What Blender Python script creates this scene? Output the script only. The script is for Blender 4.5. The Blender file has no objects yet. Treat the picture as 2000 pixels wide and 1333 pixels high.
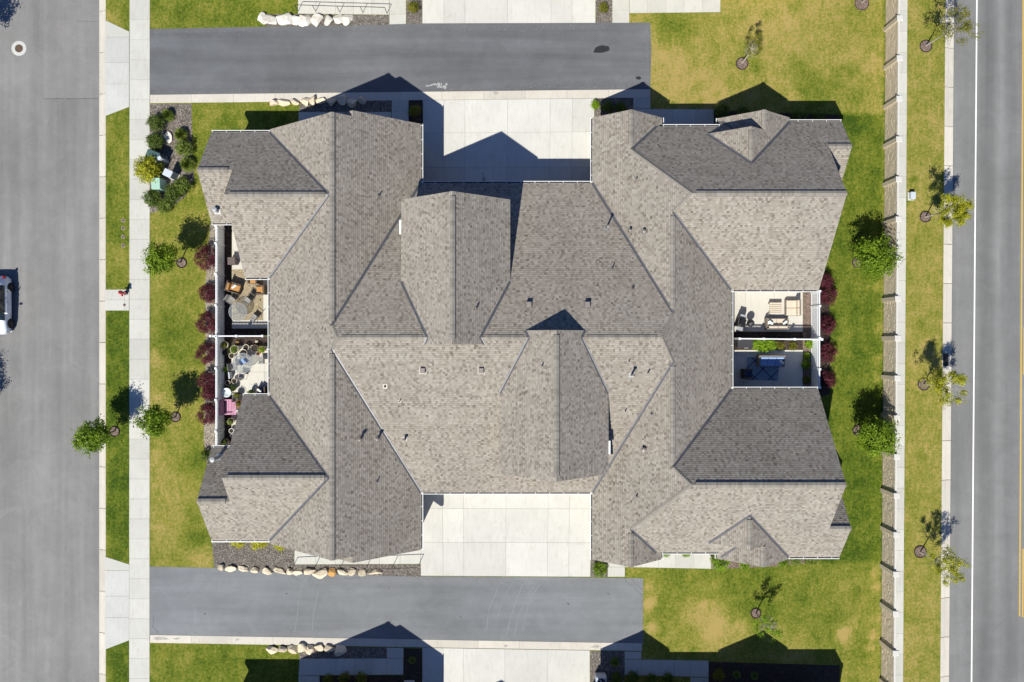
import bpy, bmesh, math, random
from math import radians, sin, cos, pi, sqrt, atan2
from mathutils import Vector, Matrix, noise

scene = bpy.context.scene
COL = scene.collection
# ---------------------------------------------------------------- camera, light, exposure
H = 51.0            # camera height in metres
F = 1326.0          # focal length in photo pixels (photo 2000 wide)
cam_d = bpy.data.cameras.new('camera'); cam = bpy.data.objects.new('camera', cam_d); COL.objects.link(cam)
cam.location = (0, 0, H); cam.rotation_euler = (0, 0, 0)
cam_d.sensor_width = 36.0; cam_d.lens = F / 2000 * 36.0; cam_d.clip_start = 0.5; cam_d.clip_end = 2000
scene.camera = cam
SD = Vector((-.358, -.765, 1.0)).normalized()      # towards the sun
world = bpy.data.worlds.new('World'); scene.world = world; world.use_nodes = True
wn = world.node_tree; bg = wn.nodes['Background']
sky = wn.nodes.new('ShaderNodeTexSky'); sky.sky_type = 'NISHITA'; sky.sun_disc = False
sky.sun_elevation = radians(49.8); sky.sun_rotation = radians(205); sky.air_density = 1.0; sky.dust_density = 0.4
sky.ozone_density = 5.0
tint = wn.nodes.new('ShaderNodeMix'); tint.data_type = 'RGBA'; tint.blend_type = 'MULTIPLY'; tint.inputs[0].default_value = 1; tint.inputs[7].default_value = (.74, 1.0, 1.42, 1)
wn.links.new(sky.outputs[0], tint.inputs[6]); wn.links.new(tint.outputs[2], bg.inputs[0]); bg.inputs[1].default_value = 0.05
sun_d = bpy.data.lights.new('sun', 'SUN'); sun = bpy.data.objects.new('sun', sun_d); COL.objects.link(sun)
sun_d.energy = 4.85; sun_d.angle = radians(0.5); sun_d.color = (1.0, .961, .855)
sun.rotation_euler = SD.to_track_quat('Z', 'Y').to_euler(); sun.location = (-30, -60, 80)
scene.view_settings.view_transform = 'Standard'; scene.view_settings.look = 'None'
scene.view_settings.exposure = 0.40; scene.view_settings.gamma = 1.0
scene.render.engine = 'CYCLES'

def W(px, py, z=0.0):
    k = (H - z) / F
    return Vector(((px - 1000) * k, (666.5 - py) * k, z))
M1 = H / F   # metres per photo pixel on the ground

# ---------------------------------------------------------------- materials
def nt(name):
    m = bpy.data.materials.new(name); m.use_nodes = True
    t = m.node_tree; b = t.nodes['Principled BSDF']
    return m, t, b
class G:
    """tiny node helper"""
    def __init__(s, t): s.t = t
    def n(s, typ, **kw):
        nd = s.t.nodes.new(typ)
        for k, v in kw.items():
            if k == 'ins':
                for kk, vv in v.items():
                    if hasattr(vv, 'is_linked') or isinstance(vv, bpy.types.NodeSocket): s.t.links.new(vv, nd.inputs[kk])
                    else: nd.inputs[kk].default_value = vv
            else: setattr(nd, k, v)
        return nd
    def coord(s, scale=(1, 1, 1)):
        tc = s.n('ShaderNodeTexCoord'); mp = s.n('ShaderNodeMapping', ins={0: tc.outputs['Object'], 3: scale}); return mp.outputs[0]
    def noise(s, scale, detail=4, rough=.55, vec=None, dist=0):
        return s.n('ShaderNodeTexNoise', ins={'Vector': vec or s.coord(), 'Scale': scale, 'Detail': detail, 'Roughness': rough, 'Distortion': dist}).outputs[0]
    def ramp(s, fac, stops, interp='LINEAR'):
        r = s.n('ShaderNodeValToRGB', ins={0: fac}); e = r.color_ramp; e.interpolation = interp
        while len(e.elements) < len(stops): e.elements.new(.5)
        for el, (p, c) in zip(e.elements, stops):
            el.position = p; el.color = (c[0], c[1], c[2], 1) if not isinstance(c, (int, float)) else (c, c, c, 1)
        return r.outputs[0]
    def mix(s, f, a, b, typ='MIX'):
        m = s.n('ShaderNodeMix', data_type='RGBA', blend_type=typ)
        for k, v in ((0, f), (6, a), (7, b)):
            if isinstance(v, bpy.types.NodeSocket): s.t.links.new(v, m.inputs[k])
            elif isinstance(v, (int, float)): m.inputs[k].default_value = v if k == 0 else (v, v, v, 1)
            else: m.inputs[k].default_value = (v[0], v[1], v[2], 1)
        return m.outputs[2]
    def math(s, op, a, b=0.0):
        m = s.n('ShaderNodeMath', operation=op)
        for k, v in ((0, a), (1, b)):
            if isinstance(v, bpy.types.NodeSocket): s.t.links.new(v, m.inputs[k])
            else: m.inputs[k].default_value = v
        return m.outputs[0]
    def attr(s, name): return s.n('ShaderNodeAttribute', attribute_name=name).outputs['Fac']
    def bump(s, b, h, strength=.3, dist=.01):
        bm = s.n('ShaderNodeBump', ins={'Strength': strength, 'Distance': dist, 'Height': h}); s.t.links.new(bm.outputs[0], b.inputs['Normal'])
    def to(s, out, inp): s.t.links.new(out, inp)
    def rand(s): return s.n('ShaderNodeObjectInfo').outputs['Random']

MAT = {}
def simple(name, c, rough=.6, metal=0, var=.0, scale=6, bump=0, bscale=30, coat=0):
    m, t, b = nt(name); g = G(t)
    b.inputs['Roughness'].default_value = rough; b.inputs['Metallic'].default_value = metal
    if coat: b.inputs['Coat Weight'].default_value = coat
    c2 = tuple(max(0, x * (1 - var)) for x in c); c1 = tuple(min(1, x * (1 + var)) for x in c)
    f = g.noise(scale, 5, .6)
    g.to(g.ramp(f, [(.3, c2), (.7, c1)]), b.inputs['Base Color'])
    if bump: g.bump(b, g.noise(bscale, 3), bump, .01)
    MAT[name] = m; return m

def concrete(name, c, var=.07, stain=.5):
    m, t, b = nt(name); g = G(t); b.inputs['Roughness'].default_value = .85
    n1 = g.noise(.45, 5, .6); n2 = g.noise(2.2, 6, .65, dist=.6); n3 = g.noise(30, 3)
    col = g.ramp(n1, [(.3, tuple(x * (1 - var) for x in c)), (.7, tuple(x * (1 + var * .6) for x in c))])
    col = g.mix(g.ramp(n2, [(.30, stain), (.44, 0)]), col, tuple(x * y for x, y in zip(c, (.80, .77, .72))))
    col = g.mix(g.ramp(g.noise(5.5, 3, .5, g.coord((1, .18, 1))), [(.52, 0), (.72, .55)]), col, tuple(x * y for x, y in zip(c, (.84, .82, .79))))
    r = g.ramp(g.rand(), [(0, .90), (1, 1.04)])
    col = g.mix(1.0, col, r, 'MULTIPLY')
    col = g.mix(g.ramp(n3, [(.3, .10), (.6, 0)]), col, tuple(x * .6 for x in c))
    g.to(col, b.inputs['Base Color']); g.bump(b, n3, .25, .004)
    MAT[name] = m
concrete('concrete_walk', (.51, .505, .462)); concrete('concrete_drive', (.555, .547, .505), .07, .5)
concrete('concrete_kerb', (.55, .515, .45), .1, .6); concrete('concrete_apron', (.50, .50, .475), .08, .5)
concrete('concrete_patio', (.55, .53, .475), .05, .3)

def asphalt(name, c, streak=(1, .05, 1), amt=.12, fine=.10):
    m, t, b = nt(name); g = G(t); b.inputs['Roughness'].default_value = .9
    s = g.noise(1.1, 5, .55, g.coord(streak)); big = g.noise(.11, 4, .6); f = g.noise(22, 4, .7); v = g.noise(80, 2, .8)
    mid = g.noise(.7, 6, .7, dist=.8)
    col = g.ramp(s, [(.3, tuple(x * (1 - amt) for x in c)), (.7, tuple(x * (1 + amt) for x in c))])
    col = g.mix(1, col, g.ramp(big, [(.3, 1 - amt), (.7, 1 + amt)]), 'MULTIPLY')
    col = g.mix(1, col, g.ramp(mid, [(.3, .91), (.5, 1.0), (.64, 1.07), (.74, 1.20)]), 'MULTIPLY')
    col = g.mix(1, col, g.ramp(f, [(.25, 1 - fine * 2), (.75, 1 + fine * 2)]), 'MULTIPLY')
    col = g.mix(1, col, g.ramp(v, [(.2, 1 - fine), (.8, 1 + fine)]), 'MULTIPLY')
    g.to(col, b.inputs['Base Color']); g.bump(b, v, .35, .006)
    MAT[name] = m; return m, t, b, g, col
asphalt('asphalt_street', (.192, .189, .183), amt=.15, fine=.14); asphalt('asphalt_street_new', (.212, .206, .199), amt=.10, fine=.12)
asphalt('asphalt_alley_dark', (.113, .117, .125), (.06, 1, 1), .17, .14)
asphalt('asphalt_alley_pale', (.166, .174, .183), (.06, 1, 1), .13, .13)
# main road: two darker wheel paths running along it
m, t, b, g, col = asphalt('asphalt_road', (.180, .180, .176))
tc = g.n('ShaderNodeTexCoord'); sx = g.n('ShaderNodeSeparateXYZ', ins={0: tc.outputs['Object']})
xx = g.math('ADD', sx.outputs[0], g.math('MULTIPLY', g.noise(.12, 3), .5))
xr = g.math('SUBTRACT', xx, g.math('MULTIPLY', sx.outputs[1], .0075))
pathd = g.ramp(g.math('DIVIDE', g.math('SUBTRACT', xr, 34.0), 5.0), [(0, 1.0), (.24, 1.0), (.36, .78), (.44, .82), (.58, 1.06), (.72, .84), (.80, .84), (.93, 1.0)])
g.to(g.mix(1, col, pathd, 'MULTIPLY'), b.inputs['Base Color'])

# lawn: colour follows how dry the turf is (a value stored on the ground mesh)
m, t, b = nt('turf'); g = G(t); b.inputs['Roughness'].default_value = .95; b.inputs['Specular IOR Level'].default_value = .1
d = g.attr('dry'); n0 = g.noise(.9, 6, .65, dist=.5); n1 = g.noise(5, 6, .7); n2 = g.noise(28, 4, .75); n3 = g.noise(90, 2, .8)
v = g.math('ADD', d, g.math('MULTIPLY', g.math('SUBTRACT', n0, .5), .85)); nm = g.noise(2.6, 5, .7, g.coord((1.6, .45, 1)), .4); v = g.math('ADD', v, g.math('MULTIPLY', g.math('SUBTRACT', nm, .5), .65))
v = g.math('ADD', v, g.math('MULTIPLY', g.math('SUBTRACT', n1, .5), 1.45))
v = g.math('ADD', v, g.math('MULTIPLY', g.math('SUBTRACT', n2, .5), 1.1)); n4 = g.noise(11, 4, .75, g.coord((1, 1, 1)), .3); v = g.math('ADD', v, g.math('MULTIPLY', g.math('SUBTRACT', n4, .5), .9))
col = g.ramp(v, [(0, (.038, .072, .007)), (.22, (.080, .122, .011)), (.50, (.160, .184, .023)), (.76, (.262, .243, .050)), (1, (.39, .295, .10))])
col = g.mix(1, col, g.ramp(n3, [(.2, .55), (.8, 1.42)]), 'MULTIPLY')
col = g.mix(1, col, g.ramp(n2, [(.25, .66), (.75, 1.3)]), 'MULTIPLY')
g.to(col, b.inputs['Base Color']); g.bump(b, g.math('ADD', n2, n3), .8, .03); MAT['turf'] = m

def gravel(name, stops, sc=22):
    m, t, b = nt(name); g = G(t); b.inputs['Roughness'].default_value = .9
    vo = g.n('ShaderNodeTexVoronoi', ins={'Vector': g.coord(), 'Scale': sc}); n = g.noise(3, 4)
    cell = g.n('ShaderNodeSeparateColor', ins={0: vo.outputs['Color']}).outputs[0]
    col = g.ramp(cell, stops)
    col = g.mix(1, col, g.ramp(n, [(.3, .75), (.7, 1.2)]), 'MULTIPLY')
    g.to(col, b.inputs['Base Color']); g.bump(b, g.math('SUBTRACT', 1, vo.outputs['Distance']), .9, .03); MAT[name] = m
gravel('gravel_grey', [(0, (.05, .043, .038)), (.45, (.118, .10, .086)), (.8, (.19, .165, .14)), (1, (.38, .35, .31))])
gravel('gravel_tan', [(0, (.10, .08, .06)), (.5, (.24, .20, .16)), (1, (.42, .37, .30))], 18)
gravel('mulch', [(0, (.012, .008, .006)), (.6, (.035, .022, .017)), (1, (.09, .055, .04))], 24)
gravel('mulch_pale', [(0, (.08, .055, .045)), (.6, (.19, .135, .11)), (1, (.30, .23, .19))], 26)

def shingle(name, tones, cap=False):
    m, t, b = nt(name); g = G(t); b.inputs['Roughness'].default_value = .92; b.inputs['Specular IOR Level'].default_value = .2
    tone = g.attr('tone') if not cap else g.noise(3, 3)
    n = n2 = g.noise(60, 3, .7); big = g.noise(.35, 5, .6); run = g.noise(1.3, 5, .6)
    col = g.ramp(tone, tones)
    col = g.mix(1, col, g.ramp(n, [(.2, .86), (.8, 1.14)]), 'MULTIPLY')
    col = g.mix(1, col, g.ramp(big, [(.3, .93), (.7, 1.06)]), 'MULTIPLY')
    col = g.mix(1, col, g.ramp(run, [(.3, .94), (.7, 1.07)]), 'MULTIPLY'); g.to(col, b.inputs['Base Color']); g.bump(b, n, .4, .004); MAT[name] = m
shingle('shingles', [(0, (.092, .077, .061)), (.10, (.134, .114, .093)), (.25, (.180, .156, .130)), (.45, (.229, .203, .171)), (.65, (.270, .243, .206)), (.85, (.306, .279, .241)), (1, (.336, .310, .271))])
shingle('ridge_shingle', [(0, (.12, .108, .095)), (.5, (.215, .197, .170)), (1, (.275, .255, .223))])
simple('roof_underlay', (.05, .045, .042), .9, 0, .1)
simple('fascia', (.62, .60, .56), .5, 0, .04, 2)
simple('white_gutter', (.80, .80, .78), .4, 0, .03, 2)
simple('gutter_trough_shade', (.045, .038, .032), .95, 0, .3, 8)  # dark trough colour stands in for the shade inside the gutter
simple('flashing', (.125, .125, .135), .5, .35, .18, 3)
simple('galvanised', (.36, .37, .38), .6, .2, .15, 5)
simple('black_pipe', (.02, .02, .022), .5, 0, .2)
simple('vent_metal', (.24, .215, .195), .5, .2, .1)
simple('stucco', (.42, .38, .33), .9, 0, .08, 4, .3, 60)
simple('white_vinyl', (.80, .82, .84), .35, 0, .02, 2)
simple('garage_paint', (.60, .58, .54), .5, 0, .03, 2)
simple('dark_metal', (.025, .025, .027), .45, .5, .2)
simple('bark', (.13, .10, .08), .9, 0, .3, 20, .6, 40)
simple('pale_bark', (.36, .33, .29), .85, 0, .25, 20, .4, 40)
simple('hydrant_red', (.42, .035, .04), .4, 0, .15, 8)
simple('hydrant_dark', (.05, .04, .05), .4, 0, .1)
simple('cast_iron', (.13, .085, .06), .7, .4, .35, 14, .6, 40)
simple('grate_iron', (.04, .04, .042), .6, .6, .2)
simple('utility_green', (.15, .27, .20), .5, 0, .08, 3)
simple('utility_pale_green', (.33, .52, .42), .5, 0, .05, 3)
simple('utility_teal', (.05, .10, .10), .5, 0, .1, 3)
simple('utility_grey', (.50, .54, .60), .5, 0, .04, 3)
simple('wicker_brown', (.085, .060, .048), .7, 0, .25, 30, .6, 80)
simple('wicker_taupe', (.20, .165, .135), .7, 0, .2, 30, .6, 80)
simple('cushion_tan', (.58, .50, .40), .85, 0, .06, 3, .15, 12)
simple('cushion_orange', (.42, .22, .075), .85, 0, .08, 3, .15, 12)
simple('cushion_blue', (.24, .36, .58), .85, 0, .10, 3, .15, 12)
simple('cushion_navy', (.03, .045, .11), .85, 0, .10, 3)
simple('pillow_white', (.72, .76, .72), .85, 0, .12, 9)
simple('aluminium', (.45, .46, .48), .4, .6, .06)
simple('teak', (.45, .36, .25), .7, 0, .2, 12)
simple('terracotta', (.48, .20, .07), .8, 0, .15, 6)
simple('glazed_cream', (.55, .49, .38), .4, 0, .12, 6)
simple('glazed_dark', (.06, .055, .05), .35, 0, .2, 6)
simple('glazed_green', (.05, .10, .07), .35, 0, .2, 6)
simple('pale_stone', (.55, .62, .62), .7, 0, .1, 6)
simple('soil', (.03, .022, .016), .95, 0, .3, 20)
simple('pink_paint', (.52, .25, .37), .55, 0, .08, 5)
simple('ac_case', (.42, .46, .52), .5, 0, .05)
simple('window_frame', (.7, .7, .68), .4)
simple('paint_white', (.78, .78, .76), .7, 0, .12, 9)
simple('paint_yellow', (.52, .35, .07), .7, 0, .12, 9)
simple('car_white', (.74, .79, .84), .25, .0, .01, 1, 0, 30, .8)
simple('tyre', (.015, .015, .015), .8)
simple('rim', (.10, .10, .10), .3, .8)
simple('tail_red', (.30, .01, .01), .2)
simple('tar', (.018, .018, .021), .6, 0, .2, 3)
simple('pale_dust', (.34, .34, .34), .95, 0, .15, 20)
simple('box_brown', (.115, .085, .078), .6, 0, .06, 4)
simple('box_black', (.035, .035, .04), .5, 0, .1, 4)
simple('flower_orange', (.6, .17, .03), .7, 0, .2)
simple('flower_white', (.75, .75, .72), .7, 0, .1)
simple('precast_post', (.50, .43, .33), .9, 0, .1, 3, .3, 40)
simple('precast_stone', (.56, .475, .365), .95, 0, .14, 5, .8, 24)
simple('precast_cap', (.55, .53, .49), .8, 0, .06, 4)
def glassy(name, c, rough=.05):
    m, t, b = nt(name); b.inputs['Base Color'].default_value = (*c, 1); b.inputs['Roughness'].default_value = rough
    b.inputs['Specular IOR Level'].default_value = .8; MAT[name] = m
glassy('car_glass', (.02, .03, .035)); glassy('window_glass', (.03, .04, .05)); glassy('lamp_glass', (.5, .52, .55))
m, t, b = nt('table_glass'); b.inputs['Base Color'].default_value = (.30, .33, .34, 1); b.inputs['Alpha'].default_value = .30; b.inputs['Roughness'].default_value = .12; MAT['table_glass'] = m
# boulders
def rockmat(name, a, c):
    m, t, b = nt(name); g = G(t); b.inputs['Roughness'].default_value = .9
    n = g.noise(2.5, 6, .65, dist=.8); n2 = g.noise(14, 5, .7)
    col = g.ramp(n, [(.3, a), (.5, c), (.68, tuple(min(1, x * 1.1) for x in c))]); col = g.mix(g.ramp(n2, [(.25, .65), (.45, 0)]), col, (.19, .155, .11))
    col = g.mix(1, col, g.ramp(g.rand(), [(0, .82), (1, 1.12)]), 'MULTIPLY')
    g.to(col, b.inputs['Base Color']); g.bump(b, n2, .9, .05); MAT[name] = m
rockmat('boulder_cream', (.52, .40, .24), (.66, .58, .44)); rockmat('boulder_white', (.52, .46, .37), (.68, .655, .60)); rockmat('boulder_orange', (.50, .24, .06), (.62, .36, .11))
# leaves
def leaf(name, stops, trans=.3):
    m, t, b = nt(name); g = G(t)
    n = g.attr('tone'); col = g.ramp(n, stops)
    b.inputs['Roughness'].default_value = .6; b.inputs['Specular IOR Level'].default_value = .25; g.to(col, b.inputs['Base Color'])
    tr = g.n('ShaderNodeBsdfTranslucent'); g.to(g.mix(1, col, (1.15, 1.3, .7), 'MULTIPLY'), tr.inputs[0])
    mx = g.n('ShaderNodeMixShader', ins={0: trans}); g.to(b.outputs[0], mx.inputs[1]); g.to(tr.outputs[0], mx.inputs[2])
    g.to(mx.outputs[0], t.nodes['Material Output'].inputs[0]); MAT[name] = m
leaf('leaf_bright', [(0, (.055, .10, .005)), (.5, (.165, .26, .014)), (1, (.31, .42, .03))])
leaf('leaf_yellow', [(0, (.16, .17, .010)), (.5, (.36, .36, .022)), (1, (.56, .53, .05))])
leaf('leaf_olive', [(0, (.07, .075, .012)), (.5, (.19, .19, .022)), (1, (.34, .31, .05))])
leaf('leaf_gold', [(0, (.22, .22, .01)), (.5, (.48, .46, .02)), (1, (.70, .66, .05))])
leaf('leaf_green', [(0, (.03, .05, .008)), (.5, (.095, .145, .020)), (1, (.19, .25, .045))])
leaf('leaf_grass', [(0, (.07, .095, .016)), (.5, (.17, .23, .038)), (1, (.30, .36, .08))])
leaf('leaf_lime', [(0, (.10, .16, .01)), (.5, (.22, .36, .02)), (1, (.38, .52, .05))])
leaf('leaf_purple', [(0, (.035, .007, .011)), (.5, (.105, .020, .031)), (1, (.23, .055, .075))], .2)
# rugs
m, t, b = nt('rug_pattern_tan'); g = G(t); b.inputs['Roughness'].default_value = .95
vo = g.n('ShaderNodeTexVoronoi', feature='DISTANCE_TO_EDGE', ins={'Vector': g.coord(), 'Scale': 4.2}); vw = g.n('ShaderNodeTexVoronoi', ins={'Vector': g.coord(), 'Scale': 4.2})
ringv = g.math('SINE', g.math('MULTIPLY', vw.outputs['Distance'], 26))
col = g.mix(g.ramp(ringv, [(.2, 0), (.55, 1)]), (.42, .35, .23), (.05, .04, .03)); col = g.mix(g.ramp(vo.outputs['Distance'], [(.02, 1), (.06, 0)]), col, (.33, .25, .13))
g.to(col, b.inputs['Base Color']); MAT['rug_pattern_tan'] = m
m, t, b = nt('rug_blue'); g = G(t); b.inputs['Roughness'].default_value = .95
tc = g.n('ShaderNodeTexCoord'); sx = g.n('ShaderNodeSeparateXYZ', ins={0: tc.outputs['Object']})
a1 = g.math('PINGPONG', g.math('ADD', sx.outputs[0], sx.outputs[1]), .62); a2 = g.math('PINGPONG', g.math('SUBTRACT', sx.outputs[0], sx.outputs[1]), .62)
ln = g.math('MINIMUM', a1, a2); fine = g.math('SINE', g.math('MULTIPLY', g.math('ADD', a1, g.math('MULTIPLY', a2, 1.3)), 42))
col = g.mix(g.ramp(fine, [(.3, 0), (.7, 1)]), (.11, .17, .25), (.36, .46, .55)); col = g.mix(g.ramp(ln, [(.035, 1), (.055, 0)]), col, (.015, .02, .05))
g.to(col, b.inputs['Base Color']); MAT['rug_blue'] = m

# ---------------------------------------------------------------- object helpers
def props(o, label=None, cat=None, group=None, kind=None):
    if label: o['label'] = label
    if cat: o['category'] = cat
    if group: o['group'] = group
    if kind: o['kind'] = kind
    return o
def thing(name, label, cat, loc=(0, 0, 0), rz=0, group=None, kind=None):
    o = bpy.data.objects.new(name, None); COL.objects.link(o); o.location = loc; o.rotation_euler = (0, 0, rz); o.empty_display_size = .2
    return props(o, label, cat, group, kind)
class MB:
    def __init__(s): s.v = []; s.f = []; s.tone = []; s.m = []; s.cur = 0
    def poly(s, pts, tone=.5):
        i = len(s.v); s.v += [tuple(p) for p in pts]; s.f.append(tuple(range(i, i + len(pts)))); s.tone.append(tone); s.m.append(s.cur)
    def prism(s, pts, z0, z1, bottom=False):
        a = sum(pts[i][0] * pts[(i + 1) % len(pts)][1] - pts[(i + 1) % len(pts)][0] * pts[i][1] for i in range(len(pts)))
        if a < 0: pts = pts[::-1]
        n = len(pts); i = len(s.v)
        s.v += [(p[0], p[1], z0) for p in pts] + [(p[0], p[1], z1) for p in pts]
        s.f.append(tuple(range(i + n, i + 2 * n)))
        if bottom: s.f.append(tuple(range(i + n - 1, i - 1, -1)))
        for k in range(n): s.f.append((i + k, i + (k + 1) % n, i + n + (k + 1) % n, i + n + k))
        c = n + 1 + (1 if bottom else 0); s.tone += [.5] * c; s.m += [s.cur] * c
        return s
    def box(s, c, size, rz=0, tilt=None, bev=0):
        x, y, z = (k / 2 for k in size); R = Matrix.Rotation(rz, 3, 'Z')
        if tilt: R = R @ tilt
        if bev:
            e = min(bev, x * .9, y * .9, z * .9); rings = []
            for (zz, d) in ((-z, e), (-z + e, 0), (z - e, 0), (z, e)):
                X, Y = x - d, y - d; q = e * .6
                rings.append([(X - q, -Y, zz), (X, -Y + q, zz), (X, Y - q, zz), (X - q, Y, zz), (-X + q, Y, zz), (-X, Y - q, zz), (-X, -Y + q, zz), (-X + q, -Y, zz)])
            i = len(s.v)
            for r in rings: s.v += [tuple(R @ Vector(p) + Vector(c)) for p in r]
            fs = [tuple(i + 24 + k for k in range(8)), tuple(i + 7 - k for k in range(8))]
            for r in range(3):
                for k in range(8): fs.append((i + r * 8 + k, i + r * 8 + (k + 1) % 8, i + r * 8 + 8 + (k + 1) % 8, i + r * 8 + 8 + k))
            s.f += fs; s.tone += [.5] * len(fs); s.m += [s.cur] * len(fs); return s
        i = len(s.v)
        s.v += [tuple(R @ Vector(p) + Vector(c)) for p in ((-x, -y, -z), (x, -y, -z), (x, y, -z), (-x, y, -z), (-x, -y, z), (x, -y, z), (x, y, z), (-x, y, z))]
        for q in ((3, 2, 1, 0), (4, 5, 6, 7), (0, 1, 5, 4), (1, 2, 6, 5), (2, 3, 7, 6), (3, 0, 4, 7)): s.f.append(tuple(i + k for k in q))
        s.tone += [.5] * 6; s.m += [s.cur] * 6; return s
    def lathe(s, prof, c=(0, 0, 0), n=16, cap=True):
        i = len(s.v); c = Vector(c)
        for (r, z) in prof: s.v += [tuple(c + Vector((r * cos(2 * pi * k / n), r * sin(2 * pi * k / n), z))) for k in range(n)]
        cnt = 0
        for j in range(len(prof) - 1):
            for k in range(n): s.f.append((i + j * n + k, i + j * n + (k + 1) % n, i + (j + 1) * n + (k + 1) % n, i + (j + 1) * n + k)); cnt += 1
        if cap:
            s.f.append(tuple(i + (len(prof) - 1) * n + k for k in range(n))); s.f.append(tuple(i + n - 1 - k for k in range(n))); cnt += 2
        s.tone += [.5] * cnt; s.m += [s.cur] * cnt; return s
    def tube(s, pts, rad, n=6):
        pts = [Vector(p) for p in pts]; R = rad if isinstance(rad, (list, tuple)) else [rad] * len(pts); i = len(s.v)
        for j, p in enumerate(pts):
            d = (pts[min(j + 1, len(pts) - 1)] - pts[max(j - 1, 0)]).normalized()
            a = d.cross(Vector((0, 0, 1)) if abs(d.z) < .9 else Vector((1, 0, 0))).normalized(); b = d.cross(a)
            s.v += [tuple(p + R[j] * (a * cos(2 * pi * k / n) + b * sin(2 * pi * k / n))) for k in range(n)]
        cnt = 0
        for j in range(len(pts) - 1):
            for k in range(n): s.f.append((i + j * n + k, i + (j + 1) * n + k, i + (j + 1) * n + (k + 1) % n, i + j * n + (k + 1) % n)); cnt += 1
        s.f.append(tuple(i + k for k in range(n))); s.f.append(tuple(i + (len(pts) - 1) * n + n - 1 - k for k in range(n))); cnt += 2
        s.tone += [.5] * cnt; s.m += [s.cur] * cnt; return s
    def mesh(s, name, mats, tone=False, smooth=False):
        me = bpy.data.meshes.new(name); me.from_pydata(s.v, [], s.f)
        for m in (mats if isinstance(mats, (list, tuple)) else [mats]): me.materials.append(MAT[m])
        if any(s.m): me.polygons.foreach_set('material_index', s.m)
        if tone:
            at = me.attributes.new('tone', 'FLOAT', 'FACE'); at.data.foreach_set('value', s.tone)
        if smooth: me.polygons.foreach_set('use_smooth', [True] * len(me.polygons))
        me.update(); return me
def obj(name, mb, mats, parent=None, tone=False, smooth=False, loc=None, **p):
    me = mb if isinstance(mb, bpy.types.Mesh) else mb.mesh(name, mats, tone, smooth)
    o = bpy.data.objects.new(name, me); COL.objects.link(o)
    if parent: o.parent = parent
    if loc: o.location = loc
    return props(o, **p)
def struct(name, mb, mats, **k): return obj(name, mb, mats, kind='structure', **k)
def tree_children():
    d = {}
    for o in COL.objects:
        if o.parent: d.setdefault(o.parent, []).append(o)
    return d
def dup(root, loc, rz=None, scale=None, kids=None, **p):
    kids = kids if kids is not None else tree_children()
    def cp(o, par):
        c = o.copy(); COL.objects.link(c); c.parent = par
        for ch in kids.get(o, []): cp(ch, c)
        return c
    r = cp(root, None); r.location = loc
    if rz is not None: r.rotation_euler = (0, 0, rz)
    if scale: r.scale = scale if not isinstance(scale, (int, float)) else (scale,) * 3
    return props(r, **p)
ORD = ['first', 'second', 'third', 'fourth', 'fifth', 'sixth', 'seventh', 'eighth', 'ninth', 'tenth', 'eleventh', 'twelfth', 'thirteenth', 'fourteenth', 'fifteenth', 'sixteenth', 'seventeenth', 'eighteenth']
rnd = random.Random(7)

# ---------------------------------------------------------------- ground
def q2(pts, z=0): return [W(x, y, z) for x, y in pts]
mb = MB(); mb.prism([(-700, -700), (700, -700), (700, 700), (-700, 700)], -.4, -.16); struct('terrain', mb, 'turf')
KZ = -.13
xl, xr_ = W(205, 0).x, W(1847, 0).x
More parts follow.
